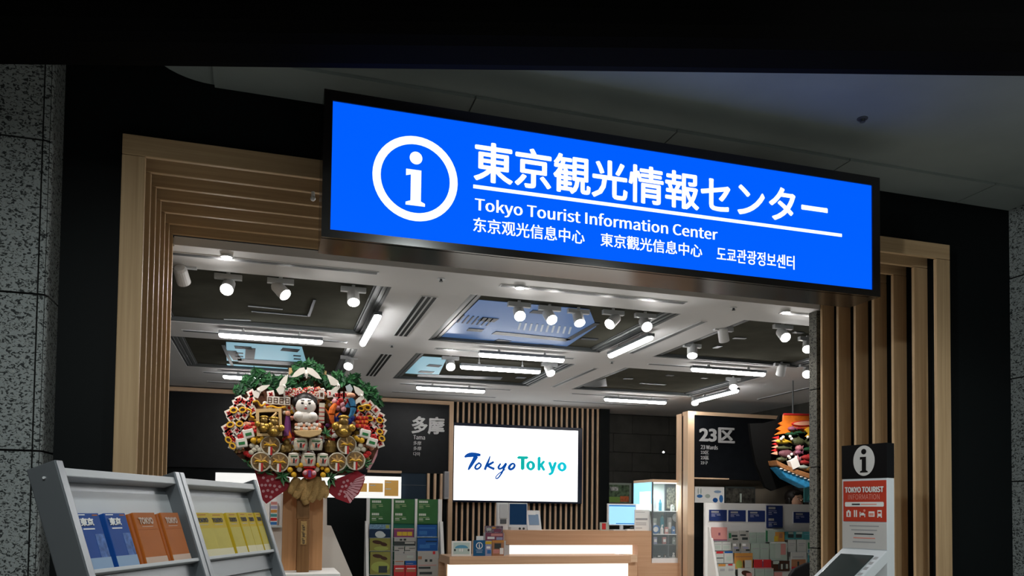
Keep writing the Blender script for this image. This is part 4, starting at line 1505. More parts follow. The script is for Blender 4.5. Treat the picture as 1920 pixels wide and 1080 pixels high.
t = thing('booklet_holder', ((hx0 + hx1) / 2, YL + 0.1, ZL), 'stepped grey booklet holder at the left end of the upper counter', 'booklet holder')
z2 = PY(927, 1014, YL + 0.06).z
z3 = PY(927, 999, YL + 0.14).z
MB().box(hx0 + 0.004, hx1 - 0.002, YL + 0.045, YL + 0.19, ZL, z2, GREYL).build('lower_step', t)
MB().box(hx0 + 0.004, hx1 - 0.002, YL + 0.115, YL + 0.19, z2, z3, GREYL).build('upper_step', t)
BG = 'booklets on the lower counter'
LILAC = C_('print_lilac', (0.32, 0.33, 0.48)); MAROON = C_('print_maroon', (0.20, 0.06, 0.10)); MULTI = C_('print_mixed', (0.18, 0.14, 0.17), noise=0.9, nscale=70)


def booklet(px, Y, zb, body, patches, label):
    X0, X1, Z0, Z1 = on(*px, Y, zb)
    t = thing('booklet', ((X0 + X1) / 2, Y, zb), label, 'booklet', BG)
    MB().box(X0, X1, Y, Y + 0.014, zb, Z1, body).build('cover', t)
    w, h = X1 - X0, Z1 - zb
    m = MB()
    for i, (u0, u1, v0, v1, pm) in enumerate(patches):
        m.box(X0 + w * u0, X0 + w * u1, Y - 0.0008 - 0.0003 * i, Y, Z1 - h * v1, Z1 - h * v0, pm)
    m.build('cover_print', t)


booklet((910, 1015, 921.5, 1043), YL + 0.02, ZL, LILAC, [(0, 1, 0, 0.2, GOLDP), (0.2, 0.8, 0.35, 0.5, PAPER), (0.3, 0.9, 0.6, 0.85, PBLUE2)], 'lilac booklet standing beside the blue information card')
booklet((922.5, 1013, 945, 1043), YL + 0.02, ZL, PBROWN, [(0, 1, 0, 0.14, PORG), (0.2, 0.75, 0.2, 0.55, PDARK), (0.1, 0.6, 0.6, 0.85, PPINK), (0.65, 0.95, 0.5, 0.9, PAPER)], 'brown booklet with dark figures, right of the lilac one')
booklet((910.5, 999, 944, 1014), YL + 0.09, z2, MAROON, [(0.3, 0.95, 0.1, 0.4, PPINK), (0.1, 0.5, 0.5, 0.8, PAPER), (0.6, 0.95, 0.55, 0.9, LILAC)], 'maroon and pink booklet on the lower step of the holder')
booklet((909, 986, 943, 999), YL + 0.155, z3, MULTI, [(0.1, 0.35, 0.3, 0.7, PPALE), (0.5, 0.9, 0.45, 0.9, MAROON), (0.4, 0.6, 0.15, 0.4, PORG)], 'mixed dark booklet on the top step of the holder')

# ---- glass case with souvenirs at the right end of the counter
GL = M('clear_glass', (0.75, 0.9, 0.95), 0.03, alpha=0.10, spec=0.5)
gx0 = PY(1222.5, 1000, 9.25).x
gx1 = PY(1284, 1000, 9.25).x
gy0, gy1 = 9.25, 9.80
gz0 = PY(1240, 1056, 9.2).z
gz1 = PY(1240, 899, 9.25).z
gc = thing('glass_case', ((gx0 + gx1) / 2, 9.5, gz0), 'glass display case of small souvenirs with a wooden top behind the tall wooden post', 'display case')
MB().box(gx0, gx1, gy0, gy1, gz1 - 0.035, gz1, PINEX).build('wooden_top', gc)
MB().box(gx0, gx1, gy0, gy1, gz0, gz0 + 0.06, WHITEP).build('base', gc)
for x, y in ((gx0, gy0), (gx1 - 0.016, gy0), (gx0, gy1 - 0.016), (gx1 - 0.016, gy1 - 0.016)):
    MB().box(x, x + 0.016, y, y + 0.016, gz0 + 0.06, gz1 - 0.035, GREYM).build('corner_post', gc)
GLOWP = M('case_side_glow', (0.3, 0.6, 0.8), 0.3, emit=(0.33, 0.72, 1.0), es=1.0)  # glow put on the case side for its bright bluish glass
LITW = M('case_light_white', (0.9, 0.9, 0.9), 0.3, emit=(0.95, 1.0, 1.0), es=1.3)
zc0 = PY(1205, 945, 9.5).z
m = MB().box(gx0 - 0.006, gx0 + 0.004, gy0 + 0.016, gy1 - 0.016, zc0, gz1 - 0.037, GLOWP)
m.build('side_glow_panel', gc)
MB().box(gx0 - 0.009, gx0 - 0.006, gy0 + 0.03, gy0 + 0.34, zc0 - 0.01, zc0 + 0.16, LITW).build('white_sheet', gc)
MB().box(gx0 + 0.016, gx1 - 0.016, gy0 + 0.002, gy0 + 0.006, gz0 + 0.06, gz1 - 0.035, GL).build('front_pane', gc)
MB().box(gx0 + 0.01, gx1, gy1 - 0.012, gy1 - 0.004, gz0 + 0.06, gz1 - 0.035, PPALE).build('back_panel', gc)
shz = []
for py in (958, 1001, 1020):
    z = PY(1248, py, 9.35).z
    shz.append(z)
    MB().box(gx0 + 0.016, gx1 - 0.016, gy0 + 0.03, gy1 - 0.02, z - 0.010, z, WHITEP if py != 1020 else GREYM).build('shelf', gc)
MB().box(gx0 + 0.03, gx1 - 0.03, gy0 + 0.04, gy0 + 0.07, gz1 - 0.05, gz1 - 0.036, LITW).build('light_strip', gc)
MB().box((gx0 + gx1) / 2 + 0.02, (gx0 + gx1) / 2 + 0.035, gy0 + 0.05, gy1 - 0.03, gz0 + 0.06, shz[1] - 0.012, GREYM).build('divider', gc)
X0, X1, Z0, Z1 = rectY(1251, 914, 1272, 954, gy1 - 0.03)
MB().box(X0, X1 + 0.1, gy1 - 0.02, gy1 - 0.0125, Z0, Z1, C_('photo_garden', (0.16, 0.15, 0.10), noise=0.95, nscale=45)).build('back_picture', gc)
SV = 'souvenirs in the glass case'
light('case_lamp', 'AREA', ((gx0 + gx1) / 2, gy0 + 0.2, gz1 - 0.06), 9.0, (0.95, 0.98, 1.0), ((gx0 + gx1) / 2, gy0 + 0.22, 0), size=0.3)


def souvenir(kind, px, py0, zb, y, body, label):
    x = PY(px, py0, y).x
    zt = PY(px, py0, y).z
    h = max(0.02, zt - zb)
    names = {'box': 'souvenir_box', 'bottle': 'souvenir_bottle', 'bag': 'souvenir_bag', 'doll': 'souvenir_doll', 'plate': 'souvenir_plate'}
    t = thing(names[kind], (x, y, zb), label, 'souvenir', SV)
    if kind == 'box':
        MB().box(x - 0.025, x + 0.025, y, y + 0.03, zb, zb + h, body).build('carton', t, bevel=0.002)
        MB().box(x - 0.018, x + 0.018, y - 0.001, y, zb + h * 0.3, zb + h * 0.7, PAPER).build('label_sheet', t)
    elif kind == 'bottle':
        MB().tube([(x, y, zb), (x, y, zb + h * 0.62), (x, y, zb + h * 0.76), (x, y, zb + h * 0.9)], [0.02, 0.02, 0.009, 0.008], body, 10).build('flask', t)
        MB().disc((x, y, zb + h * 0.95), (0, 0, 1), 0.010, h * 0.1, PAPER, 10).build('cap', t)
    elif kind == 'bag':
        MB().prism([(x - 0.026, zb), (x + 0.026, zb), (x + 0.022, zb + h * 0.8), (x, zb + h), (x - 0.022, zb + h * 0.8)], y, y + 0.025, body).build('pouch', t)
        MB().disc((x, y - 0.002, zb + h * 0.45), (0, 1, 0), 0.012, 0.003, PAPER, 10).build('sticker', t)
    elif kind == 'doll':
        MB().tube([(x, y, zb), (x, y, zb + h * 0.5), (x, y, zb + h * 0.6)], [0.022, 0.018, 0.008], body, 10).build('torso', t)
        MB().ball((x, y, zb + h * 0.78), h * 0.22, PAPER).build('head', t)
    else:
        MB().disc((x, y + 0.01, zb + h / 2), (0, 1, 0.15), h / 2, 0.008, body, 18).build('dish', t)
        MB().disc((x, y + 0.004, zb + h / 2), (0, 1, 0.15), h / 3.4, 0.008, PAPER, 18).build('dish_centre', t)
    return t


zs_ = [gz0 + 0.06] + [shz[2], shz[1], shz[0]]
DT = C_('souvenir_teal', (0.03, 0.25, 0.32)); SB = C_('souvenir_blue', (0.06, 0.18, 0.42))
for kind, px, py, lev, y, body, lb in (
    ('box', 1228, 936, 3, 9.33, PAPER, 'white souvenir box, leftmost on the top shelf of the glass case'),
    ('bottle', 1238, 934, 3, 9.36, DT, 'teal souvenir bottle in the middle of the top shelf of the glass case'),
    ('bag', 1262, 946, 3, 9.34, PPALE, 'pale pouch at the right of the top shelf of the glass case'),
    ('box', 1228, 972, 2, 9.40, PPALE, 'pale souvenir box at the left of the shelf with blue wares'),
    ('bag', 1242, 966, 2, 9.42, DT, 'teal pouch standing in the middle of the second shelf'),
    ('box', 1256, 970, 2, 9.42, PGREY, 'grey souvenir box standing right of the teal pouch'),
    ('doll', 1269, 962, 2, 9.40, PBROWN, 'brown doll at the right end of the second shelf'),
    ('plate', 1230, 984, 2, 9.32, SB, 'blue dish at the left front of the second shelf'),
    ('bottle', 1241, 985, 2, 9.30, PAPER, 'white little bottle at the front of the second shelf'),
    ('box', 1250, 988, 2, 9.30, PPINK, 'pink little box at the front of the second shelf'),
    ('bag', 1263, 986, 2, 9.30, SB, 'blue little pouch at the right front of the second shelf'),
    ('box', 1229, 1007, 1, 9.33, LILAC, 'lilac box at the left of the third shelf of the glass case'),
    ('box', 1246, 1007, 1, 9.33, PPINK, 'pinkish box in the middle of the third shelf of the glass case'),
    ('bag', 1264, 1006, 1, 9.34, PPALE, 'pale pouch at the right of the third shelf of the glass case'),
    ('box', 1236, 1040, 0, 9.36, PDARK, 'dark low box at the left of the lowest shelf'),
    ('box', 1249, 1040, 0, 9.36, OLIVD, 'brown low box in the middle of the lowest shelf'),
    ('doll', 1263, 1036, 0, 9.34, PAPER, 'white little figure at the right of the lowest shelf'),
):
    souvenir(kind, px, py, zs_[lev], y, body, lb)

# ---- picture on the tiled wall, small wall lamp
X0, X1, Z0, Z1 = rectY(1141, 905.5, 1184, 943, 10.96)
t = thing('wall_picture', ((X0 + X1) / 2, 10.97, Z0), 'picture of a green garden with red roof above the blue lit monitor', 'picture')
MB().box(X0, X1, 10.96, 10.998, Z0, Z1, PPALE).build('frame', t)
w, h = X1 - X0, Z1 - Z0
m = MB()
m.box(X0 + w * 0.02, X1 - w * 0.1, 10.958, 10.96, Z0 + h * 0.02, Z1 - h * 0.1, C_('photo_green', (0.13, 0.20, 0.12), noise=0.9, nscale=18))
m.box(X0 + w * 0.02, X0 + w * 0.5, 10.957, 10.958, Z0 + h * 0.02, Z0 + h * 0.3, C_('photo_lawn', (0.30, 0.50, 0.12)))
m.box(X0 + w * 0.5, X1 - w * 0.12, 10.9565, 10.9575, Z0 + h * 0.06, Z0 + h * 0.34, C_('photo_roof', (0.75, 0.20, 0.08), noise=0.3))
m.box(X0 + w * 0.05, X0 + w * 0.42, 10.957, 10.958, Z0 + h * 0.6, Z0 + h * 0.8, C_('photo_cloud', (0.7, 0.75, 0.8), noise=0.8, nscale=30))
m.build('photo', t)
p = PY(1243.5, 848, 10.99)
t = thing('wall_button', (p.x, 10.99, p.z), 'tiny white round fitting on the dark tiled wall', 'fitting')
MB().disc((p.x, 10.99, p.z), (0, 1, 0), 0.02, 0.02, WHITEP, 12).build('cover', t)
MB().disc((p.x, 10.978, p.z), (0, 1, 0), 0.011, 0.006, LAMPW, 12).build('lens', t)

# ---- the 23 board partition
pw = MB()
yq = 9.0
xw = 5.043
pw.box(5.135, 6.775, yq + 0.012, yq + 0.14, 1.905, 2.715, BOARDB)
pw.box(xw + 0.01, 6.775, yq + 0.25, yq + 0.30, 0, 2.70, M('partition_tan', (0.20, 0.17, 0.13), 0.6))
pw.box(xw + 0.01, 6.775, yq + 0.14, yq + 0.25, 2.0, 2.70, BOARDB)
pw.box(5.135, 5.30, yq + 0.05, yq + 0.249, 0, 1.60, BLACK)
struct('wall_partition_right', pw)
pf = MB()
pf.box(xw, 5.135, yq, yq + 0.12, 0, 2.715, PINE)
pf.box(xw, xw + 0.08, yq + 0.165, yq + 0.30, 0, 2.745, PINE)
pf.box(xw + 0.012, xw + 0.08, yq + 0.12, yq + 0.165, 0, 2.74, OLIVD)
pf.box(xw, 6.775, yq, yq + 0.14, 2.715, 2.76, PINEX)
pf.box(5.135, 5.632, yq - 0.01, yq + 0.05, 1.902, 1.918, PINEX)
struct('trim_21', pf)
wall_letters(8.992, (('23区', 1312, 801, 1378, 830, True), ('23 Wards', 1314, 834.5, 1346, 842.5, False), ('23区', 1314, 845, 1329, 851.5, False),
                     ('23區', 1314, 854.5, 1329, 861.5, False), ('23구', 1314, 864.5, 1327, 871, False)),
             'raised grey lettering with the number 23 and four small lines on the right black board')
for px, lab, cols in (((1303, 912.5, 1358, 945.5), 'white picture with blue boats leaning below the 23 lettering', 'w'), ((1360, 912.5, 1416, 945), 'dark picture of pale trees right of the white picture with blue boats', 'd')):
    X0, X1, Z0, Z1 = rectY(*px, 9.2)
    t = thing('display_picture', ((X0 + X1) / 2, 9.22, Z0), lab, 'picture', 'pictures below the 23 board')
    MB().box(X0, X1, 9.2, 9.249, Z0, Z1, PAPER if cols == 'w' else PDARK).build('panel', t)
    w, h = X1 - X0, Z1 - Z0
    m = MB()
    if cols == 'w':
        for u0, u1, v0, v1, pm in ((0.06, 0.26, 0.45, 0.65, PBLUE2), (0.09, 0.13, 0.08, 0.45, PPALE), (0.18, 0.22, 0.08, 0.45, PPALE), (0.34, 0.52, 0.42, 0.66, PPALE), (0.6, 0.78, 0.62, 0.9, PBLUE), (0.82, 0.96, 0.45, 0.9, PBLUE2), (0.64, 0.9, 0.2, 0.36, BLU3)):
            m.prism([(X0 + w * ((u0 + u1) / 2 + (u1 - u0) / 2 * math.cos(q)), Z1 - h * ((v0 + v1) / 2 + (v1 - v0) / 2 * math.sin(q))) for q in [2 * math.pi * k / 8 for k in range(8)]], 9.198, 9.2, pm)
    else:
        m.box(X0 + w * 0.03, X1 - w * 0.03, 9.198, 9.2, Z0 + h * 0.05, Z1 - h * 0.1, C_('photo_trees', (0.05, 0.048, 0.04), noise=0.9, nscale=20))
        m.box(X0 + w * 0.48, X0 + w * 0.54, 9.197, 9.199, Z0 + h * 0.1, Z1 - h * 0.4, PPALE)
    m.build('image', t)

# ---- right leaflet rack
OFFR, SCR_ = (1300, 940), 7.71
YR = 8.45
rk = thing('leaflet_rack', (5.7, 8.5, 0), 'wide white leaflet rack with dark blue header cards below the 23 board', 'leaflet rack')
X0, X1, Z0, Z1 = rectY(1322, 945, 1527, 1060, YR)
XRR = 6.62
MB().box(X0, XRR, YR, YR + 0.035, 0, Z1 + 0.004, WHITE).build('back_board', rk)
zt_ = PY(1330, 988, YR).z
slope = 0.30
MB().prism([(YR, 0), (YR, zt_), (YR - 0.03, zt_), (YR - 0.03 - slope * zt_, 0)], X0 + 0.035, X0 + 0.065, WHITE, axes='yz').build('side_panel', rk)
MB().prism([(YR, 0), (YR, zt_), (YR - 0.03, zt_), (YR - 0.03 - slope * zt_, 0)], XRR - 0.03, XRR, WHITE, axes='yz').build('side_panel', rk)
NAV2 = C_('card_dark_blue', (0.018, 0.035, 0.14))
for r, bl in (((232, 122, 485, 284), (0.12,)), ((512, 128, 757, 290), (0.12,)), ((795, 133, 1037, 295), (0.12,)), ((1062, 62, 1292, 382), (0.06, 0.58)), ((1455, 155, 1690, 312), (0.12,))):
    rr = (r[0] - 12, r[1] - 12, r[2] + 12, r[3] + 12)
    a, b, c_, d_ = rectY(OFFR[0] + rr[0] / SCR_, OFFR[1] + rr[1] / SCR_, OFFR[0] + rr[2] / SCR_, OFFR[1] + rr[3] / SCR_, YR - 0.006)
    if len(bl) == 1:
        MB().box(a, b, YR - 0.006, YR, c_, d_, PAPER).build('card_mount', rk)
    head_card(rk, r, YR - 0.016, NAV2, bl, OFFR, SCR_, PGREY, LILAC)
RG = 'leaflets on the blue headed rack'
PW_ = C_('leaflet_white', (0.50, 0.51, 0.48)); PMINT = C_('leaflet_mint', (0.36, 0.44, 0.38)); PGRN = C_('leaflet_green', (0.04, 0.2, 0.09))


def rf(rect, body, patches, label):
    return rack_brochure(rk, rect, OFFR, SCR_, YR, zt_, 0.24, body, patches, label, RG)


LN = [(0.12, 0.88, 0.3, 0.36, INKG), (0.12, 0.7, 0.45, 0.5, INKG)]
rf((262, 375, 490, 570), PPINK, [(0.44, 0.56, 0.4, 0.6, MAROON), (0, 1, 0.9, 1, MAROON)], 'pink booklet in the top left corner of the blue headed rack')
rf((300, 585, 414, 705), PW_, [(0.1, 0.9, 0.25, 0.33, INKG), (0.1, 0.8, 0.45, 0.85, PPALE)], 'white leaflet, left of the pair directly below the pink booklet')
rf((418, 585, 546, 705), PW_, [(0.1, 0.9, 0.25, 0.33, INKG), (0.1, 0.8, 0.45, 0.85, PPALE)], 'white leaflet, right of the pair directly below the pink booklet')
rf((325, 722, 438, 890), PW_, [(0.05, 0.95, 0, 0.2, PRED), (0.1, 0.95, 0.55, 0.62, PDARK)], 'white leaflet with a red top in the third row at the left')
rf((446, 722, 575, 890), PW_, [(0.05, 0.95, 0, 0.16, PBLUE), (0.25, 0.8, 0.45, 0.8, PPALE)], 'white leaflet with a blue top in the third row')
rf((350, 905, 605, 1075), PW_, [(0.05, 0.45, 0, 0.2, PORG), (0.6, 0.85, 0.0, 0.14, PRED), (0.15, 0.4, 0.4, 0.6, INKG), (0.62, 0.9, 0.4, 0.6, INKG)], 'wide white leaflet with orange top at the bottom left')
rf((513, 435, 650, 600), PGREY, [(0, 0.25, 0.15, 0.6, PGRN), (0.3, 0.9, 0.3, 0.5, PDARK), (0.4, 0.95, 0.6, 0.75, PDARK)], 'grey and green leaflet, left of the pair right of the pink booklet')
rf((664, 425, 800, 600), PGREY, [(0.1, 0.7, 0.3, 0.42, PDARK), (0.3, 0.9, 0.55, 0.75, PDARK), (0.7, 1, 0, 0.1, PDARK)], 'grey leaflet with dark pictures, right of the pair right of the pink booklet')
rf((566, 606, 668, 738), PGREY, [(0.2, 0.8, 0.4, 0.6, LILAC), (0.5, 0.95, 0.65, 0.85, PDARK), (0.1, 0.5, 0.05, 0.3, PAPER)], 'small grey leaflet in the second row, left one')
rf((694, 606, 822, 738), PGREY, [(0.2, 0.8, 0.4, 0.6, LILAC), (0.5, 0.95, 0.65, 0.85, PDARK), (0.1, 0.5, 0.05, 0.3, PAPER)], 'small grey leaflet in the second row, right one')
rf((598, 748, 858, 975), PORG, [(0.04, 0.95, 0.2, 0.26, PBROWN), (0.06, 0.42, 0.45, 1, LIME), (0.56, 0.94, 0.45, 1, PW_), (0.45, 0.55, 0.45, 0.95, OLIVD)], 'orange booklet with green and white halves in the third row')
rf((648, 965, 882, 1086), PW_, [(0.2, 0.85, 0.3, 1.0, OLIVD), (0.5, 0.85, 0.6, 1, PPINK)], 'white booklet with a dark and pink picture in the bottom row')
rf((818, 450, 914, 604), PMINT, LN, 'pale mint leaflet in the top row, left of its pair')
rf((920, 450, 1040, 604), PMINT, LN, 'pale mint leaflet in the top row, right of its pair')
rf((840, 610, 962, 836), PMINT, LN[:1], 'tall pale mint leaflet in the second row, left of its pair')
rf((970, 610, 1096, 836), PMINT, LN[:1], 'tall pale mint leaflet in the second row, right of its pair')
rf((880, 842, 1126, 960), PRED, [(0.46, 0.54, 0.1, 0.9, MAROON), (0.48, 0.52, 0.05, 0.2, PAPER)], 'bright red booklet in the middle of the blue headed rack')
rf((896, 967, 1026, 1088), PMINT, [(0, 1, 0, 0.08, PPINK)] + LN, 'pale leaflet with pink top in the bottom row, left of its pair')
rf((1033, 967, 1160, 1088), PMINT, [(0, 1, 0, 0.08, PPINK)] + LN, 'pale leaflet with pink top in the bottom row, right of its pair')
rf((1048, 408, 1316, 582), PMINT, [(0, 0.1, 0.1, 1, PGRN), (0, 1, 0, 0.1, PPALE), (0.5, 1, 0.2, 1, PORG), (0.72, 0.9, 0.3, 0.7, PBROWN), (0.45, 0.65, 0.55, 1, GOLDP)], 'mint and orange booklet below the tall blue header card')
rf((1112, 592, 1356, 850), PMINT, [(0.3, 0.6, 0.1, 0.9, PPALE), (0.62, 0.92, 0.08, 0.7, PPINK), (0.05, 0.95, 0.0, 0.05, PAPER)], 'large pale booklet with a pink panel in the second row')
rf((1140, 862, 1392, 1012), OLIVD, [(0.05, 0.4, 0, 0.3, PPALE), (0.35, 0.42, 0.2, 0.8, PDARK), (0.5, 0.6, 0.3, 0.8, PPALE), (0.66, 0.74, 0.2, 0.8, PDARK), (0.78, 0.9, 0.3, 0.75, PPALE)], 'dark booklet showing standing figures in the third row')
rf((1170, 1025, 1400, 1088), PPINK, [(0.5, 1, 0, 1, PW_)], 'pink and white booklet below the dark one with figures')
rf((1326, 438, 1464, 550), PTEAL, [(0.3, 0.9, 0.35, 0.8, PDARK), (0.35, 0.85, 0.05, 0.3, PPALE)], 'teal leaflet, left of the pair at the top right')
rf((1470, 438, 1592, 550), PTEAL, [(0.1, 0.8, 0.35, 0.8, PDARK), (0.15, 0.85, 0.05, 0.3, PPALE)], 'teal leaflet, right of the pair at the top right')
rf((1376, 560, 1486, 726), PW_, LN, 'white leaflet below the teal pair, left one')
rf((1506, 556, 1632, 726), PW_, LN, 'white leaflet below the teal pair, right one')
rf((1414, 735, 1636, 982), PW_, [(0.02, 0.95, 0.42, 0.85, PBROWN), (0.4, 0.52, 0.55, 0.85, PDARK), (0.02, 0.9, 0.85, 1, PRED), (0.1, 0.8, 0.25, 0.32, INKG)], 'white booklet with a brown picture and red foot at the right')
rf((1600, 440, 1800, 556), PTEAL, [(0, 1, 0.3, 0.36, BLU3)], 'light teal booklet at the right end of the top row')
rf((1640, 560, 1800, 742), PPALE, [(0.1, 0.8, 0.2, 0.7, PGRN), (0.1, 0.9, 0.75, 1, SKYP)], 'booklet with a green landscape at the right end of the second row')
rf((1660, 756, 1800, 916), PTEAL, [(0, 1, 0, 0.14, PPALE), (0.1, 0.8, 0.2, 0.4, PDARK)], 'dark teal booklet at the right end of the third row')

# ================================================================ the festive bamboo rake on its pedestal
YK = 5.6
YB = 5.75
ped0 = PY(522, 1074, YK - 0.12)
pz = 1.028
pd = thing('display_pedestal', (0.22, 5.7, 0), 'white pedestal carrying the festive rake and its wooden boards', 'pedestal')
MB().box(0.045, 0.44, 5.46, 5.96, 0.0, pz - 0.03, WHITE).build('column', pd)
MB().box(0.03, 0.455, 5.44, 5.98, pz - 0.03, pz, WHITE).build('top_plate', pd, bevel=0.003)
bd = thing('backing_boards', (0.215, YB, pz), 'two upright reddish wooden boards behind the handle of the festive rake', 'board')
for x0, x1 in ((529, 556), (579, 605)):
    a, b, c0, c1 = rectY(x0, 925, x1, 1074, YB)
    MB().box(a, b, YB, YB + 0.03, pz, 1.60, BOARDW).build('board', bd, bevel=0.003)
a, b, c0, c1 = rectY(556, 925, 579, 1074, YB + 0.03)
MB().box(a, b, YB + 0.03, YB + 0.05, pz, 1.60, BOARDW).build('rear_board', bd)

ku = thing('festive_rake', (0.215, YK, pz), 'large ornate festive bamboo rake crowded with charms, pine, cranes and straw discs', 'festive ornament')
OX, OY = 380.0, 660.0


def K(x, y, d=0.0):
    """point of the ornament: place in the picture of it (about one unit per millimetre), d metres in front of its board"""
    p = PY(OX + x / 3.6, OY + y / 3.6, YK)
    return Vector((p.x, YK - d, p.z))


U = (K(1000, 400) - K(900, 400)).x / 100.0          # metres per unit


def kp(pts):
    return [(K(a, b).x, K(a, b).z) for a, b in pts]


KBR = M('rake_brown', (0.10, 0.04, 0.02), 0.7, noise=0.4, nscale=40)
KGR1 = M('pine_green', (0.018, 0.105, 0.03), 0.55); KGR2 = M('pine_green_dark', (0.008, 0.045, 0.018), 0.6); KGR3 = M('leaf_green', (0.02, 0.17, 0.045), 0.5)
KWH = M('paper_ivory', (0.78, 0.74, 0.68), 0.6); KRED = M('charm_red', (0.48, 0.02, 0.02), 0.5); KCRI = M('fan_crimson', (0.30, 0.012, 0.025), 0.55)
KPNK = M('fan_pink', (0.62, 0.30, 0.34), 0.6); KGOLD = M('charm_gold', (0.42, 0.26, 0.05), 0.32, 0.65); KYEL = M('charm_yellow', (0.75, 0.42, 0.03), 0.4)
KSTR = M('straw', (0.40, 0.25, 0.095), 0.7, noise=0.25, nscale=120, bump=0.5, bscale=300); KSTD = M('straw_dark', (0.24, 0.15, 0.07), 0.75, noise=0.25, nscale=120)
KBK = M('hair_black', (0.012, 0.010, 0.010), 0.4); KSKIN = M('doll_white', (0.80, 0.76, 0.72), 0.35); KPUR = M('charm_purple', (0.16, 0.04, 0.16), 0.5)
KORG = M('fish_orange', (0.70, 0.16, 0.03), 0.35, noise=0.25, nscale=60); KBLU = M('fish_blue', (0.04, 0.17, 0.33), 0.35, noise=0.35, nscale=60); KNAV = M('charm_navy', (0.02, 0.04, 0.25), 0.45)
KWOOD = M('pale_wood_charm', (0.62, 0.42, 0.20), 0.5, noise=0.1, nscale=30); KSAL = M('charm_salmon', (0.68, 0.32, 0.20), 0.5); KCRM = M('barrel_cream', (0.60, 0.56, 0.46), 0.6); KBRZ = M('charm_bronze', (0.25, 0.16, 0.05), 0.35, 0.6)

outline = [(150, 560), (165, 480), (200, 390), (255, 315), (340, 245), (450, 205), (600, 185), (700, 170), (800, 180), (950, 210), (1070, 250), (1150, 330), (1205, 430), (1225, 520), (1212, 590), (1185, 660), (1140, 735), (1080, 790), (960, 825), (850, 845), (600, 845), (480, 825), (380, 800), (300, 755), (230, 695), (178, 630)]
MB().prism(kp(outline), YK - 0.01, YK + 0.03, KBR).build('fan_board', ku)
# handle with a plaque, straw rope
hp = [K(695, 1000, -0.02), Vector((K(690, 1000).x, YK + 0.02, pz))]
ht = PY(568, 935, YK); hb = PY(568, 1072, YK)
hz1 = PY(568, 973, YK).z
hnd = MB().box(PY(556, 960, YK).x, PY(580, 960, YK).x, YK - 0.02, YK + 0.05, hz1, 1.56, POSTW)
hnd.box(PY(555, 1020, YK).x + 0.006, PY(578, 1020, YK).x + 0.006, YK - 0.03, YK + 0.05, pz, hz1, POSTW)
hd = hnd.build('handle', ku, bevel=0.003)
X0, X1, Z0, Z1 = rectY(564, 977, 575, 1021, YK - 0.034)
pl = MB().box(X0, X1, YK - 0.034, YK - 0.029, Z0, Z1, KSTR).build('plaque', hd)
m = MB()
zz = Z1 - 0.03
for k in range(3):                                     # brush characters, not legible in the photograph
    xm = (X0 + X1) / 2
    for dx, dz, w, h in ((-0.006, 0, 0.014, 0.004), (0.0, -0.010, 0.017, 0.004), (-0.004, -0.018, 0.004, 0.018), (0.005, -0.022, 0.004, 0.016), (0.0, -0.03, 0.013, 0.004)):
        m.box(xm + dx - w / 2, xm + dx + w / 2, YK - 0.0355, YK - 0.034, zz + dz - h / 2, zz + dz + h / 2, INKB)
    zz -= 0.045
m.build('plaque_brush_mark', hd)
for pts, r in ((((640, 850), (615, 900), (590, 960)), 0.030), (((700, 860), (660, 920), (620, 985)), 0.034), (((740, 850), (705, 930), (680, 1010)), 0.036), (((775, 845), (760, 930), (720, 1010)), 0.034),
               (((800, 870), (800, 940), (770, 995)), 0.030), (((822, 900), (828, 950), (815, 985)), 0.022), (((680, 960), (690, 1000), (700, 1030)), 0.026)):
    P3 = smooth_pts([tuple(K(a, b, 0.05)) for a, b in pts], 4)
    n = len(P3)
    MB().tube(P3, [r * (0.45 + 0.6 * math.sin(math.pi * (0.12 + 0.76 * i / (n - 1)))) for i in range(n)], KSTR, 10).build('straw_rope', ku, smooth=True)

# two red paper fans at the foot
fanL = [(350, 800), (470, 815), (585, 850), (588, 905), (560, 935), (500, 975), (430, 1025), (405, 1000), (380, 900)]
fanR = [(840, 905), (880, 865), (960, 835), (1040, 800), (1085, 830), (1092, 860), (1075, 910), (1050, 960), (1020, 985), (985, 1022), (900, 990), (850, 950)]
f = MB().prism(kp(fanL), YK - 0.03, YK - 0.015, KCRI).build('paper_fan', ku)
f2 = MB().prism(kp(fanR), YK - 0.03, YK - 0.015, KCRI).build('paper_fan', ku)
random.seed(3)
for fo, pts in ((f, [(410, 850), (440, 870), (470, 860), (425, 900), (455, 900), (485, 905), (410, 940), (440, 935), (470, 945), (500, 930), (520, 910), (430, 975), (460, 980), (400, 900)]),
                (f2, [(950, 880), (975, 870), (1000, 890), (965, 905), (990, 915), (940, 910), (930, 940), (955, 945), (980, 955), (1005, 940), (1015, 905), (960, 975), (920, 960), (1010, 975)])):
    m = MB()
    for a, b in pts:
        p = K(a, b, 0.031)
        m.disc(p, (0, 1, 0), 0.010, 0.003, KPNK, 8)
    m.build('fan_dots', fo)
m = MB()
for k in range(9):
    t0, t1 = k / 9, (k + 0.75) / 9
    def e(t, o):
        a = Vector((1090, 830)); b = Vector((1070, 925)); c_ = Vector((985, 1024))
        q = a * (1 - t) ** 2 + b * 2 * t * (1 - t) + c_ * t * t
        q = q + (Vector((930, 900)) - q).normalized() * o
        return (q.x, q.y)
    m.prism(kp([e(t0, -4), e(t1, -4), e(t1, 75), e(t0, 60)]), YK - 0.036, YK - 0.03, KPNK)
m.build('fan_pleat_edge', f2)
m = MB().prism(kp([(1100, 790), (1140, 740), (1172, 665), (1180, 660), (1172, 700), (1150, 750), (1120, 800)]), YK - 0.045, YK - 0.035, KPNK)
m.build('pink_paper_edge', ku)

# bamboo grass leaves low on both sides


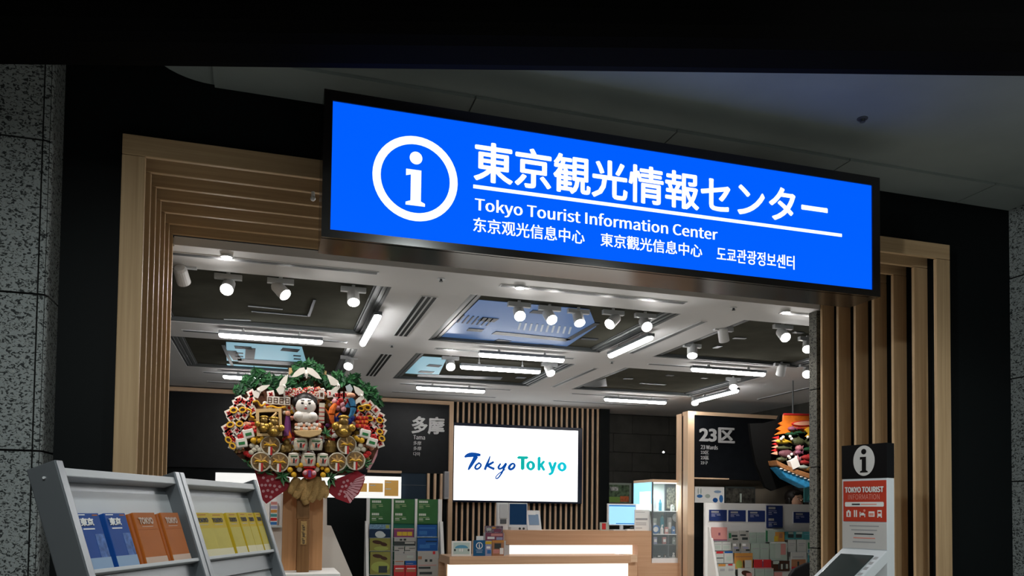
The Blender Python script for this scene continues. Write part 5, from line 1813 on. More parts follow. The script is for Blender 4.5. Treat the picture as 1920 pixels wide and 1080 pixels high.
def leaves(cx, cy, spec, d, name='bamboo_leaf'):
    m = MB()
    for ang, ln, wd in spec:
        a = math.radians(ang)
        ux, uy = math.cos(a), -math.sin(a)
        px_, py_ = -uy, ux
        pts = [(cx, cy), (cx + ux * ln * 0.35 + px_ * wd, cy + uy * ln * 0.35 + py_ * wd), (cx + ux * ln, cy + uy * ln), (cx + ux * ln * 0.35 - px_ * wd, cy + uy * ln * 0.35 - py_ * wd)]
        m.prism(kp(pts), YK - d - 0.006, YK - d, KGR3)
        q = [(cx + ux * ln * 0.1, cy + uy * ln * 0.1), (cx + ux * ln * 0.9 + px_ * 2, cy + uy * ln * 0.9 + py_ * 2), (cx + ux * ln * 0.9 - px_ * 2, cy + uy * ln * 0.9 - py_ * 2)]
        m.prism(kp(q), YK - d - 0.008, YK - d - 0.006, KCRM)
    return m.build(name, ku)


leaves(535, 840, [(20, 70, 14), (80, 40, 12), (-40, 75, 16), (-80, 75, 15), (150, 60, 12), (200, 55, 12)], 0.06)
leaves(855, 850, [(30, 60, 12), (70, 45, 12), (-60, 75, 16), (-95, 80, 16), (-20, 50, 12), (120, 55, 12)], 0.06)
leaves(955, 800, [(20, 60, 12), (60, 50, 11), (-10, 65, 12), (160, 70, 12), (200, 60, 12)], 0.04)
leaves(1090, 755, [(30, 55, 11), (0, 60, 12), (80, 40, 10), (-50, 45, 11), (190, 60, 12)], 0.045)
leaves(420, 810, [(10, 80, 12), (-20, 70, 12), (160, 60, 12), (190, 60, 12), (40, 50, 10)], 0.03)
leaves(300, 745, [(-20, 70, 12), (-50, 60, 12), (20, 50, 10), (150, 45, 10)], 0.03)
leaves(825, 560, [(40, 50, 11), (100, 55, 12), (-30, 45, 11), (160, 40, 10)], 0.10)

# evergreen sprigs round the top


def sprig(cx, cy, r, n=70):
    m = MB()
    for k in range(n):
        g = random.uniform(0, 2 * math.pi)
        rr = r * math.sqrt(random.random()) * 0.85
        x, y = cx + rr * math.cos(g), cy + rr * 0.75 * math.sin(g)
        c = K(x, y, random.uniform(0.0, 0.07))
        a = random.uniform(0, 2 * math.pi)
        ln = random.uniform(0.020, 0.034)
        u = Vector((math.cos(a), random.uniform(-0.5, 0.3), math.sin(a))).normalized() * ln
        w = u.cross(Vector((random.uniform(-0.4, 0.4), 1, random.uniform(-0.4, 0.4)))).normalized() * ln * 0.34
        t = u.cross(w).normalized() * 0.002
        mm = KGR1 if random.random() < 0.6 else KGR2
        vs = [c - u, c + w + t, c + u, c - w + t, c - t * 2]
        m.add(vs, [(0, 1, 4), (1, 2, 4), (2, 3, 4), (3, 0, 4), (0, 3, 2, 1)], mm)
    return m.build('evergreen_sprig', ku)


random.seed(11)
for cx, cy, r in ((255, 260, 42), (310, 195, 40), (375, 150, 45), (340, 215, 45), (430, 195, 48), (500, 205, 50), (480, 245, 45), (560, 200, 45), (575, 245, 40), (650, 110, 48), (640, 165, 40), (720, 90, 40), (770, 120, 45), (760, 165, 40), (815, 200, 48), (700, 235, 50), (620, 245, 40), (880, 235, 40), (910, 165, 40), (930, 200, 48), (985, 215, 45), (1020, 180, 38), (1040, 230, 45), (1090, 245, 45), (1130, 270, 42), (1155, 310, 42), (1170, 350, 40), (1100, 300, 40)):
    sprig(cx, cy, r, 62)
for cx, cy, w, h in ((595, 130, 26, 46), (815, 140, 40, 28), (430, 165, 80, 16)):
    a = K(cx - w / 2, cy - h / 2); b = K(cx + w / 2, cy + h / 2)
    MB().box(a.x, b.x, YK - 0.005, YK + 0.02, a.z, b.z, KWOOD).build('fan_rib', ku)

# white paper cranes


def crane(wings, body, d=0.12):
    m = MB()
    for w in wings:
        m.prism(kp(w), YK - d - 0.008, YK - d, KWH)
    if body:
        a, b = K(*body[0], d + 0.004), K(*body[1], d + 0.004)
        m.tube([a, (a + b) / 2, b], [0.006, 0.011, 0.003], KWH, 8)
    return m.build('paper_crane', ku)


crane([[(693, 158), (680, 125), (650, 130), (618, 158), (595, 190), (630, 188), (665, 170)], [(693, 158), (700, 125), (735, 132), (770, 165), (797, 203), (760, 196), (720, 172)]], ((694, 140), (696, 198)))
crane([[(575, 170), (545, 190), (520, 222), (515, 248), (545, 250), (565, 225)], [(545, 250), (515, 250), (495, 270), (515, 305), (540, 300), (552, 268)]], ((540, 238), (560, 262)))
crane([[(455, 240), (400, 245), (370, 262), (365, 285), (400, 285), (435, 262)], [(372, 275), (335, 285), (348, 320), (375, 330), (388, 300)]], ((372, 262), (392, 296)))
crane([[(830, 172), (865, 185), (905, 215), (912, 240), (880, 246), (855, 240)], [(912, 248), (885, 252), (858, 275), (855, 312), (880, 300), (910, 268)]], ((900, 228), (915, 262)))
crane([[(1005, 245), (1040, 260), (1072, 285), (1072, 308), (1040, 312), (1018, 290)], [(1075, 318), (1045, 318), (1020, 340), (1020, 370), (1050, 352), (1078, 332)]], ((1052, 300), (1070, 326)))
m = MB().prism(kp([(955, 245), (985, 230), (1005, 262), (992, 290), (965, 278)]), YK - 0.1, YK - 0.09, M('paper_grey_blue', (0.35, 0.42, 0.45), 0.6))
m.build('paper_leaf', ku)

# dense filling of small charms over the whole board
random.seed(17)
for k in range(90):
    g = random.uniform(0, 2 * math.pi)
    rr = math.sqrt(random.uniform(0.05, 1.0))
    x, y = 690 + 505 * rr * math.cos(g), 540 + 285 * rr * math.sin(g)
    if y > 790 or (y > 640 and abs(x - 690) > 470):
        continue
    m = MB()
    c = K(x, y, 0.035)
    r_ = random.uniform(0.013, 0.024)
    col = random.choice((KRED, KWH, KSAL, KGOLD, KBRZ, KCRI, KWH, KYEL))
    for j in range(4):
        a = j * math.pi / 2 + g
        m.ball(c + Vector((math.cos(a) * r_, 0, math.sin(a) * r_)), r_ * 0.85, col, (1, 0.7, 1), 7, 5)
    m.ball(c + Vector((0, -r_ * 0.6, 0)), r_ * 0.6, KRED if col is KWH else KWH, (1, 0.7, 1), 6, 4)
    m.build('flower_charm', ku)

# rows of red and white blossoms under the greenery
random.seed(5)
for k in range(30):
    x = 585 + (k % 10) * 25 + random.uniform(-8, 8)
    y = 262 + (k // 10) * 20 + random.uniform(-7, 7)
    c = K(x, y, 0.07)
    m = MB()
    col, mid = ((KWH, KRED), (KRED, KWH), (KSAL, KWH))[k % 3]
    for j in range(5):
        a = 2 * math.pi * j / 5
        m.ball(c + Vector((math.cos(a) * 0.009, 0, math.sin(a) * 0.009)), 0.008, col, (1, 0.6, 1), 6, 4)
    m.ball(c + Vector((0, -0.006, 0)), 0.005, mid, (1, 1, 1), 6, 4)
    m.build('blossom', ku)

# white charm tickets with a red cross flower along both edges


def ticket(x, y, ang, d=0.06, s=24):
    a = math.radians(ang)
    m = MB()

    def q(u, v):
        return (x + (u * math.cos(a) - v * math.sin(a)) * s, y - (u * math.sin(a) + v * math.cos(a)) * s)
    m.prism(kp([q(-1, -1), q(1, -1), q(1, 1), q(-1, 1)]), YK - d - 0.01, YK - d, KWH)
    for an in (0, 90):
        b = math.radians(an + 45)
        c_, s_ = math.cos(b), math.sin(b)
        m.prism(kp([q(c_ * 0.62 - s_ * 0.2, s_ * 0.62 + c_ * 0.2), q(c_ * 0.62 + s_ * 0.2, s_ * 0.62 - c_ * 0.2), q(-c_ * 0.62 + s_ * 0.2, -s_ * 0.62 - c_ * 0.2), q(-c_ * 0.62 - s_ * 0.2, -s_ * 0.62 + c_ * 0.2)]), YK - d - 0.014, YK - d - 0.01, KRED)
    return m.build('charm_ticket', ku)


for x, y, a in ((230, 350, 20), (280, 345, 60), (315, 360, 10), (195, 452, 35), (240, 440, 60), (285, 435, 55), (185, 545, 35), (235, 535, 40), (275, 555, 20), (205, 500, 50), (170, 560, 30), (330, 330, 30),
                (1110, 430, 55), (1190, 440, 60), (1150, 465, 50), (1120, 500, 40), (1195, 505, 40), (1160, 530, 30), (1185, 570, 35), (1140, 575, 35), (1205, 545, 60), (930, 300, 0), (965, 300, 0), (900, 300, 0), (460, 295, 10), (570, 290, 0), (860, 290, 5), (340, 400, 30), (160, 520, 30), (215, 390, 30), (255, 500, 45), (300, 395, 40), (180, 420, 25), (215, 600, -20), (195, 580, 20), (1080, 400, 50), (1160, 400, 45), (1200, 470, 50), (1100, 470, 35), (1170, 600, 30), (1130, 540, 45), (1090, 500, 50), (1060, 430, 50), (250, 330, 25), (330, 290, 30), (1075, 340, 30), (1120, 365, 40), (205, 640, -25), (1190, 625, 20)):
    ticket(x, y, a)
# oval gold medals between them


def medal(x, y, ang=0):
    c = K(x, y, 0.075)
    a = math.radians(ang)
    o, i_ = [], []
    for k in range(18):
        g = 2 * math.pi * k / 18
        for L, r1, r2 in ((o, 0.025, 0.020), (i_, 0.015, 0.011)):
            u, v = r1 * math.cos(g), r2 * math.sin(g)
            L.append((c.x + u * math.cos(a) - v * math.sin(a), c.z + u * math.sin(a) + v * math.cos(a)))
    m = MB().ring(o, i_, c.y - 0.008, c.y, KYEL)
    m.prism(i_, c.y - 0.005, c.y - 0.001, OLIVD)
    return m.build('gold_medal', ku)


for x, y, a in ((212, 402, 10), (272, 400, 15), (190, 498, 20), (252, 492, 15), (178, 600, -50), (205, 640, -50), (1105, 385, -20), (1120, 455, -15), (1185, 468, -25), (1185, 545, -25), (1200, 590, -40), (1060, 390, -20)):
    medal(x, y, a)


# straw discs with red and white ribbon


def straw_disc(x, y, r):
    c = K(x, y, 0.10)
    t = MB().disc(c, (0, 1, 0.12), r * U, 0.03, KSTD, 26).build('straw_disc', ku)
    m = MB()
    n = 26
    m.tube([c + Vector((math.cos(2 * math.pi * k / n) * r * U, -0.012, math.sin(2 * math.pi * k / n) * r * U)) for k in range(n + 1)], 0.0055, KCRM, 6)
    m.build('white_rim', t)
    m = MB()
    for k in range(7):
        a = 2 * math.pi * k / 7 + 0.3
        m.tube([c + Vector((math.cos(a) * 0.008, -0.018, math.sin(a) * 0.008)), c + Vector((math.cos(a + 0.5) * r * U * 0.8, -0.018, math.sin(a + 0.5) * r * U * 0.8))], [0.010, 0.006], KSTR, 6)
    m.build('straw_twist', t)
    m = MB()
    for s in (-1, 1):
        m.tube([c + Vector((0, -0.026, 0)), c + Vector((s * 0.024, -0.03, 0.006)), c + Vector((s * 0.04, -0.026, -0.001))], [0.004, 0.008, 0.003], KYEL, 6)
    m.build('gold_bow', t)
    m = MB()
    z = c.z - 0.008
    m.box(c.x - 0.013, c.x, c.y - 0.028, c.y - 0.022, z - 0.055, z, KWH)
    m.box(c.x, c.x + 0.013, c.y - 0.028, c.y - 0.022, z - 0.055, z, KRED)
    m.build('ribbon', t)


for x, y, r in ((457, 640, 60), (395, 748, 60), (515, 752, 60), (963, 635, 60), (900, 748, 58), (1020, 740, 60)):
    straw_disc(x, y, r)
# sake barrels


def barrel(x, y, w, h, dark=False):
    c = K(x, y, 0.10)
    body = KCRM if not dark else KBRZ
    W2, H2 = w * U / 2, h * U / 2
    t = MB().tube([c + Vector((0, 0, -H2)), c + Vector((0, 0, -H2 * 0.4)), c + Vector((0, 0, H2 * 0.4)), c + Vector((0, 0, H2))], [W2 * 0.86, W2, W2, W2 * 0.88], body, 18).build('sake_barrel', ku)
    MB().tube([c + Vector((0, 0, H2)), c + Vector((0, 0, H2 * 1.18)), c + Vector((0, 0, H2 * 1.3))], [W2 * 0.95, W2 * 0.8, W2 * 0.2], KWH, 14).build('barrel_lid', t)
    m = MB()
    yy = c.y - W2 - 0.002
    m.box(c.x - W2 * 0.6, c.x + W2 * 0.6, yy, yy + 0.006, c.z + H2 * 0.52, c.z + H2 * 0.70, KGR1)
    m.prism([(c.x - W2 * 0.62, c.z + H2 * 0.2), (c.x - W2 * 0.2, c.z - H2 * 0.05), (c.x - W2 * 0.3, c.z - H2 * 0.75)], yy, yy + 0.006, KSAL)
    m.prism([(c.x + W2 * 0.62, c.z + H2 * 0.2), (c.x + W2 * 0.2, c.z - H2 * 0.05), (c.x + W2 * 0.3, c.z - H2 * 0.75)], yy, yy + 0.006, KRED)
    m.box(c.x - W2 * 0.13, c.x + W2 * 0.13, yy, yy + 0.006, c.z - H2 * 0.6, c.z + H2 * 0.25, KBK)
    m.build('barrel_mark', t)


for x, y, w, h in ((658, 635, 92, 72), (758, 635, 92, 72), (612, 735, 74, 76), (710, 738, 96, 80), (804, 737, 76, 76)):
    barrel(x, y, w, h)
c = K(858, 645, 0.07)
m = MB().tube([c + Vector((0, 0, -0.04)), c, c + Vector((0, 0, 0.04))], [0.035, 0.045, 0.03], KBRZ, 14)
m.build('bronze_bucket', ku)
c = K(565, 650, 0.07)
MB().ball(c, 0.04, KBRZ, (1, 0.8, 0.9)).ball(c + Vector((0, -0.02, 0.035)), 0.022, KBRZ).build('bronze_figure', ku)

# doll in the middle
c = K(690, 375, 0.10)
dl = MB().ball(c, 0.066, KSKIN, (1.05, 0.8, 0.92), 18, 12).build('doll_head', ku, smooth=True)
m = MB().ball(c + Vector((0, 0.018, 0.022)), 0.076, KBK, (1.06, 0.75, 0.9), 16, 10)
m.ball(c + Vector((-0.062, 0.0, 0.02)), 0.032, KBK, (0.8, 0.8, 1.2)).ball(c + Vector((0.06, 0.005, 0.02)), 0.028, KBK, (0.7, 0.8, 1.1))
m.build('doll_hair', dl, smooth=True)
m = MB()
for s in (-0.022, 0.024):
    m.ball(c + Vector((s, -0.051, 0.010)), 0.0095, KBK, (1.0, 0.4, 0.7), 8, 5)
    m.tube([c + Vector((s - 0.012, -0.047, 0.030)), c + Vector((s + 0.012, -0.047, 0.031))], 0.003, KBK, 6)
m.build('doll_eyes', dl)
MB().ball(c + Vector((0, -0.052, -0.026)), 0.008, KRED, (1.2, 0.4, 0.7), 8, 5).build('doll_mouth', dl)
MB().ball(c + Vector((0, -0.056, -0.010)), 0.007, KSKIN, (1, 0.8, 1), 8, 5).build('doll_nose', dl)
c = K(690, 452, 0.10)
m = MB().ball(c, 0.07, KSKIN, (1.15, 0.7, 0.62), 16, 10)
m.ball(c + Vector((-0.045, -0.03, 0.006)), 0.032, KSKIN, (1, 0.9, 0.9)).ball(c + Vector((0.045, -0.03, 0.006)), 0.032, KSKIN, (1, 0.9, 0.9))
m.build('doll_robe', dl, smooth=True)
# little treasure boat below the doll
bo = [(610, 545), (800, 540), (785, 570), (720, 590), (665, 585), (625, 568)]
tb2 = MB().prism(kp(bo), YK - 0.16, YK - 0.08, KWOOD).build('toy_boat', ku, bevel=0.003)
random.seed(9)
m = MB()
for k in range(20):
    m.ball(K(628 + (k % 10) * 17, 505 + (k // 10) * 24 + random.uniform(-6, 6), 0.13), 0.013, (KSAL, KWH, KSKIN)[k % 3], (1, 0.8, 1), 7, 5)
m.build('boat_cargo', tb2)
# white plate with four dark box characters
a, b = K(435, 312), K(588, 370)
pt_ = MB().box(a.x, b.x, YK - 0.10, YK - 0.09, a.z, b.z, KWH).build('name_plate', ku)
m = MB()
for k in range(4):
    xm = a.x + (b.x - a.x) * (k + 0.5) / 4
    zm = (a.z + b.z) / 2
    for dz in (-0.016, 0.0, 0.016):
        m.box(xm - 0.011, xm + 0.011, YK - 0.102, YK - 0.10, zm + dz - 0.0025, zm + dz + 0.0025, KBR)
    for dx in (-0.011, 0.011):
        m.box(xm + dx - 0.0025, xm + dx + 0.0025, YK - 0.102, YK - 0.10, zm - 0.018, zm + 0.018, KBR)
m.build('plate_mark', pt_)
# wooden measuring box with gold figures
o = kp([(360, 400), (530, 395), (535, 575), (368, 580)])
i_ = kp([(382, 422), (510, 418), (514, 560), (388, 562)])
mb_ = MB().ring(o, i_, YK - 0.13, YK - 0.06, KWOOD).build('measuring_box', ku)
MB().prism(i_, YK - 0.062, YK - 0.058, OLIVD).build('box_floor', mb_)
MB().tube([K(500, 425, 0.13), K(452, 475, 0.13)], 0.009, KWOOD, 4).build('box_handle', mb_)


def gold_figure(x, y, s, name='gold_figure'):
    c = K(x, y, 0.12)
    m = MB().ball(c, 0.045 * s, KBRZ, (1.1, 0.8, 0.95), 12, 8).ball(c + Vector((0, -0.012, 0.05 * s)), 0.028 * s, KBRZ, (1, 0.9, 0.9), 10, 7)
    m.ball(c + Vector((0, -0.01, 0.074 * s)), 0.026 * s, KGOLD, (1.2, 0.9, 0.5), 10, 6)
    m.ball(c + Vector((-0.045 * s, -0.02, 0.02 * s)), 0.022 * s, KGOLD).ball(c + Vector((0.045 * s, -0.02, 0.015 * s)), 0.022 * s, KGOLD)
    m.ball(c + Vector((0, -0.035 * s, -0.012 * s)), 0.02 * s, KGOLD, (1.2, 0.8, 0.9))
    return m.build(name, ku, smooth=True)


gold_figure(415, 520, 0.9)
gold_figure(480, 540, 1.05)
gold_figure(940, 540, 1.2)
for x, y, d, r, mm in ((540, 660, 0.08, 0.03, KBRZ), (995, 520, 0.1, 0.026, KBRZ), (900, 500, 0.1, 0.022, KGOLD)):
    MB().ball(K(x, y, d), r, mm).build('gold_sack', ku)
# orange fish and blue carp


def fish(pts, rad, m_, fins, d):
    P3 = smooth_pts([tuple(K(a, b, d)) for a, b in pts], 4)
    n = len(P3)
    R_ = []
    for i in range(n):
        f = i / (n - 1) * (len(rad) - 1)
        k = min(int(f), len(rad) - 2)
        R_.append((rad[k] + (rad[k + 1] - rad[k]) * (f - k)) * U)
    m = MB().tube(P3, R_, m_, 10)
    for fn in fins:
        m.prism(kp(fn), YK - d - 0.006, YK - d + 0.004, m_)
    return m.build('toy_fish', ku, smooth=False)


fish([(890, 365), (868, 400), (862, 440), (870, 485), (890, 520)], [14, 22, 20, 12, 4], KORG, [[(885, 505), (905, 545), (870, 540)], [(850, 420), (820, 395), (845, 445)], [(885, 430), (915, 420), (890, 455)]], 0.11)
fish([(985, 325), (1003, 360), (1005, 400), (990, 440), (955, 465)], [16, 22, 20, 13, 4], KBLU, [[(965, 455), (930, 475), (955, 485)], [(970, 350), (950, 385), (985, 390)]], 0.11)
MB().ball(K(990, 308, 0.12), 0.022, KSAL, (1.4, 0.8, 0.8)).build('fish_head_charm', ku)
m = MB()
for x, y in ((905, 360), (935, 365), (905, 385), (945, 395), (925, 340), (885, 345)):
    m.ball(K(x, y, 0.08), 0.019, KRED if (x + y) % 2 else KPNK, (1, 0.7, 1.1), 8, 6)
m.build('red_flower_bunch', ku)
m = MB()
for x, y in ((895, 455), (920, 440), (905, 480), (985, 470), (970, 490), (1000, 455)):
    m.ball(K(x, y, 0.075), 0.02, KNAV, (1, 0.7, 1.2), 8, 6)
m.build('blue_wave', ku)
m = MB()
for k in range(14):
    m.ball(K(1040 + (k % 5) * 14 + random.uniform(-5, 5), 455 + (k // 5) * 26, 0.085), 0.017, KORG if k % 2 else KRED, (1.1, 0.7, 0.8), 7, 5)
m.build('coral_bunch', ku)
m = MB()
for k in range(12):
    m.ball(K(320 + (k % 4) * 15 + random.uniform(-5, 5), 495 + (k // 4) * 24, 0.085), 0.016, KRED if k % 3 else KSAL, (1.1, 0.7, 0.8), 7, 5)
m.build('coral_bunch', ku)
# purple robed figure, small white arrow bundle
c = K(572, 500, 0.09)
MB().tube([c + Vector((0, 0, -0.075)), c, c + Vector((0, 0, 0.06))], [0.028, 0.022, 0.014], KPUR, 10).build('purple_robe', ku)
MB().ball(c + Vector((0, -0.01, 0.075)), 0.018, KSAL).build('robed_head', ku)
MB().tube([K(585, 590, 0.1), K(575, 540, 0.1)], [0.018, 0.014], KORG, 8).build('orange_tassel', ku)
m = MB()
c = K(798, 430, 0.09)
m.box(c.x - 0.018, c.x + 0.018, c.y - 0.012, c.y, c.z - 0.06, c.z + 0.075, KCRM)
for k in range(4):
    m.box(c.x - 0.0185, c.x + 0.0185, c.y - 0.014, c.y - 0.012, c.z - 0.045 + k * 0.028, c.z - 0.040 + k * 0.028, KRED)
m.build('paper_scroll', ku)
a = K(797, 300, 0.09)
m = MB().box(a.x - 0.018, a.x + 0.018, a.y - 0.01, a.y, a.z - 0.03, a.z + 0.03, KWH)
m.box(a.x - 0.009, a.x + 0.009, a.y - 0.012, a.y - 0.01, a.z - 0.015, a.z + 0.012, KBR)
m.build('white_tag', ku)
# yellow cords
for pts in (((340, 350), (370, 345), (395, 375), (425, 360)), ((430, 385), (470, 378), (510, 390), (560, 382)), ((300, 395), (330, 410), (325, 440), (350, 455)), ((1060, 380), (1090, 370), (1120, 375))):
    MB().tube(smooth_pts([tuple(K(a, b, 0.095)) for a, b in pts], 4), 0.007, KYEL, 6).build('gold_cord', ku, smooth=True)
# white dice shaped charms with green and red
for x, y, a in ((312, 562, 15), (268, 622, 10), (1085, 562, -12), (1130, 618, -15)):
    c = K(x, y, 0.10)
    ang = math.radians(a)
    u = Vector((math.cos(ang), 0, math.sin(ang))); w = Vector((-math.sin(ang), 0, math.cos(ang)))
    t = MB().obox(c, u * 0.035, Vector((0, 0.025, 0)), w * 0.030, KWH).build('white_charm_box', ku, bevel=0.006)
    MB().obox(c + Vector((0, -0.026, 0)) - w * 0.004, u * 0.02, Vector((0, 0.002, 0)), w * 0.009, KGR3).build('green_mark', t)
    m = MB()
    for k in range(5):
        g = 2 * math.pi * k / 5
        m.ball(c + w * 0.038 + u * (0.013 * math.cos(g)) + w * (0.011 * math.sin(g)) + Vector((0, -0.015, 0)), 0.012, KRED, (1, 0.8, 1), 7, 5)
    m.build('red_bow', t)
# bells and beads
for x, y, r in ((588, 800, 19), (612, 832, 19), (832, 802, 19), (806, 834, 19), (345, 605, 20), (385, 605, 16), (400, 590, 14), (1025, 590, 15), (1062, 605, 20), (1040, 600, 14), (660, 770, 17), (775, 768, 17), (632, 775, 12), (800, 790, 12)):
    t = MB().ball(K(x, y, 0.11), r * U, KYEL, (1, 1, 1), 12, 8).build('gold_bell', ku, smooth=True)
for x, y in ((335, 640), (350, 668), (330, 685), (365, 650), (1075, 665), (1055, 640), (1040, 665), (650, 797), (765, 797), (385, 668), (1025, 662)):
    m = MB().ball(K(x, y, 0.10), 0.017, KCRM, (1.1, 0.8, 1), 8, 6)
    m.build('pale_bead', ku)
for x, y in ((300, 690), (318, 702), (1105, 690), (1090, 705)):
    MB().ball(K(x, y, 0.09), 0.022, KRED, (1.1, 0.7, 0.8), 8, 6).build('red_bead', ku)
c = K(715, 828, 0.12)
t = MB().ball(c, 0.042, KRED, (1.1, 0.7, 0.85), 14, 9).build('red_jewel', ku, smooth=True)
m = MB().ball(c + Vector((-0.028, -0.02, 0.006)), 0.016, KPNK).ball(c + Vector((0.028, -0.02, 0.006)), 0.016, KPNK)
m.build('jewel_side_bead', t)
MB().tube([c + Vector((0, -0.03, 0.022)), c + Vector((0, -0.034, -0.022))], 0.010, KPUR, 8).build('jewel_tassel', t)
MB().tube([K(680, 785, 0.12), K(718, 780, 0.13), K(756, 785, 0.12)], [0.008, 0.012, 0.008], KRED, 8).build('red_roll', ku)
random.seed(21)
m = None
for k in range(26):                                    # remaining small charms between the large ones
    x, y = random.choice(((300, 470), (350, 450), (560, 420), (550, 600), (850, 330), (1050, 520), (1030, 420), (870, 580), (1000, 580), (770, 500), (600, 600), (620, 450), (840, 480)))
    m = MB().ball(K(x + random.uniform(-28, 28), y + random.uniform(-22, 22), 0.055), random.uniform(0.013, 0.022), random.choice((KRED, KWH, KBRZ, KSAL, KPUR, KGOLD)), (1.1, 0.7, 0.9), 7, 5)
    m.build('small_charm', ku)

# ---- white leaflet display behind the rake
YW = 6.3
ww = thing('side_display', (0.3, YW, 0), 'white display unit standing behind the wooden boards of the festive rake', 'display unit')


def wp(pts, Y):
    return [(PY(a, b, Y).x, PY(a, b, Y).z) for a, b in pts]


pl_ = wp([(527, 925), (613, 925), (613, 985), (621, 986), (661, 1080)], YW)
x_last = pl_[-1][0] + 0.30
pl_ = pl_ + [(x_last, 0.0), (pl_[0][0] - 0.10, 0.0), (pl_[0][0] - 0.10, PY(515, 985, YW).z), (pl_[0][0], PY(515, 985, YW).z)]
MB().prism(pl_, YW, YW + 0.10, M('side_white_shaded', (0.50, 0.46, 0.42), 0.6)).build('side_wall', ww)  # white panel greyed in colour for the shadow it stands in
a, b, z0, z1 = rectY(500, 925, 528, 985, YW + 0.02)
MB().box(a - 0.12, b, YW + 0.03, YW + 0.05, z0, z1, WHITEP).build('leaflet_pocket', ww)
MB().box(a - 0.12, b, YW - 0.02, YW + 0.05, z0 - 0.015, z0, ACRL).build('pocket_ledge', ww)
z_l = z0
for k, (x0, x1, col, lab) in enumerate(((497, 505.5, PAPER, 'narrow white leaflet left of the striped one beside the wooden boards'), (507, 520, PTEAL, 'leaflet striped in red, violet and teal beside the wooden boards'))):
    a, b, z0, z1 = rectY(x0, 940, x1, 984, YW)
    t = thing('striped_leaflet', ((a + b) / 2, YW, z_l), lab, 'leaflet', 'leaflets beside the wooden boards')
    MB().box(a, b, YW, YW + 0.02, z_l, z1, PAPER).build('sheet', t)
    if k:
        m = MB()
        for j, cc in enumerate((PPINK, LILAC, PORG, PTEAL, PRED, PBLUE2)):
            h = (z1 - z_l) / 6
            m.box(a + 0.002, b - 0.002, YW - 0.001, YW, z1 - h * (j + 0.85), z1 - h * (j + 0.1), cc)
        m.build('stripes', t)

# ================================================================ treasure ship ornament by the stone wall end
YS = 7.5


def B(x, y, d=0.0):
    p = PY(1380 + x / 5.4, 740 + y / 5.4, YS)
    return Vector((p.x, YS - d, p.z))


def bp_(pts):
    return [(B(a, b).x, B(a, b).z) for a, b in pts]


BS = (B(100, 0) - B(0, 0)).x / 100
sh = thing('treasure_ship', tuple(B(600, 900)), 'colourful treasure ship ornament with orange fringed sail, half hidden by the stone wall end', 'ornament')
KNAVY = M('ship_blue', (0.03, 0.22, 0.42), 0.45, noise=0.3, nscale=30)
MB().prism(bp_([(150, 290), (300, 285), (440, 250), (460, 200), (900, 215), (950, 500), (930, 800), (800, 900), (540, 915), (380, 972), (310, 935), (280, 860), (215, 700), (175, 500)]), YS + 0.02, YS + 0.06, DEADB).build('backing_board', sh)  # flat black shape behind the ship
MB().prism(bp_([(345, 735), (480, 790), (690, 862), (790, 880), (900, 820), (905, 880), (800, 925), (640, 945), (560, 905), (450, 850)]), YS - 0.12, YS + 0.02, KNAVY).build('hull', sh, bevel=0.01)
MB().prism(bp_([(330, 670), (420, 715), (560, 770), (700, 815), (790, 770), (900, 720), (905, 780), (790, 850), (700, 865), (540, 815), (400, 755), (345, 720)]), YS - 0.14, YS + 0.02, M('ship_rail', (0.30, 0.13, 0.05), 0.5, noise=0.2)).build('rail', sh, bevel=0.006)
m = MB()
for k in range(9):
    x = 385 + k * 40
    y = 755 + k * 16
    m.ball(B(x, y, 0.13), 0.012, KWH, (1.8, 0.6, 0.7), 7, 5)
m.build('wave_crest', sh)
MB().prism(bp_([(460, 205), (900, 215), (900, 290), (760, 330), (640, 390), (470, 395), (372, 410), (430, 370), (388, 352), (440, 318), (410, 296), (455, 272)]), YS - 0.05, YS - 0.02, M('sail_orange', (0.55, 0.13, 0.012), 0.5, noise=0.15)).build('sail', sh)
MB().tube([B(455, 203, 0.05), B(900, 212, 0.05)], 0.012, KRED, 8).tube([B(745, 205, 0.05), B(770, 160, 0.05)], 0.01, M('ship_rail', (0.3, 0.13, 0.05)), 6).build('yard', sh)
m = MB().prism(bp_([(660 + 130 * math.cos(q), 295 + (-6 * math.cos(q)) - 28 * math.sin(q)) for q in [2 * math.pi * k / 20 for k in range(20)]]), YS - 0.065, YS - 0.05, KRED)
m.prism(bp_([(660 + 118 * math.cos(q), 295 + (-6 * math.cos(q)) - 20 * math.sin(q)) for q in [2 * math.pi * k / 20 for k in range(20)]]), YS - 0.07, YS - 0.064, KSAL)
m.build('sail_plaque', sh)
m = MB()
for pts in ([(650, 365), (690, 335), (775, 325), (775, 400), (740, 445), (700, 425), (660, 430), (690, 400)],):
    m.prism(bp_(pts), YS - 0.08, YS - 0.06, KYEL)
m.build('yellow_flag', sh)
SHR = M('ship_red', (0.26, 0.02, 0.02), 0.5); SHP = M('ship_pink', (0.33, 0.12, 0.14), 0.5); SHY = M('ship_yellow', (0.45, 0.28, 0.02), 0.5); SHG = M('ship_pale', (0.26, 0.30, 0.26), 0.5)
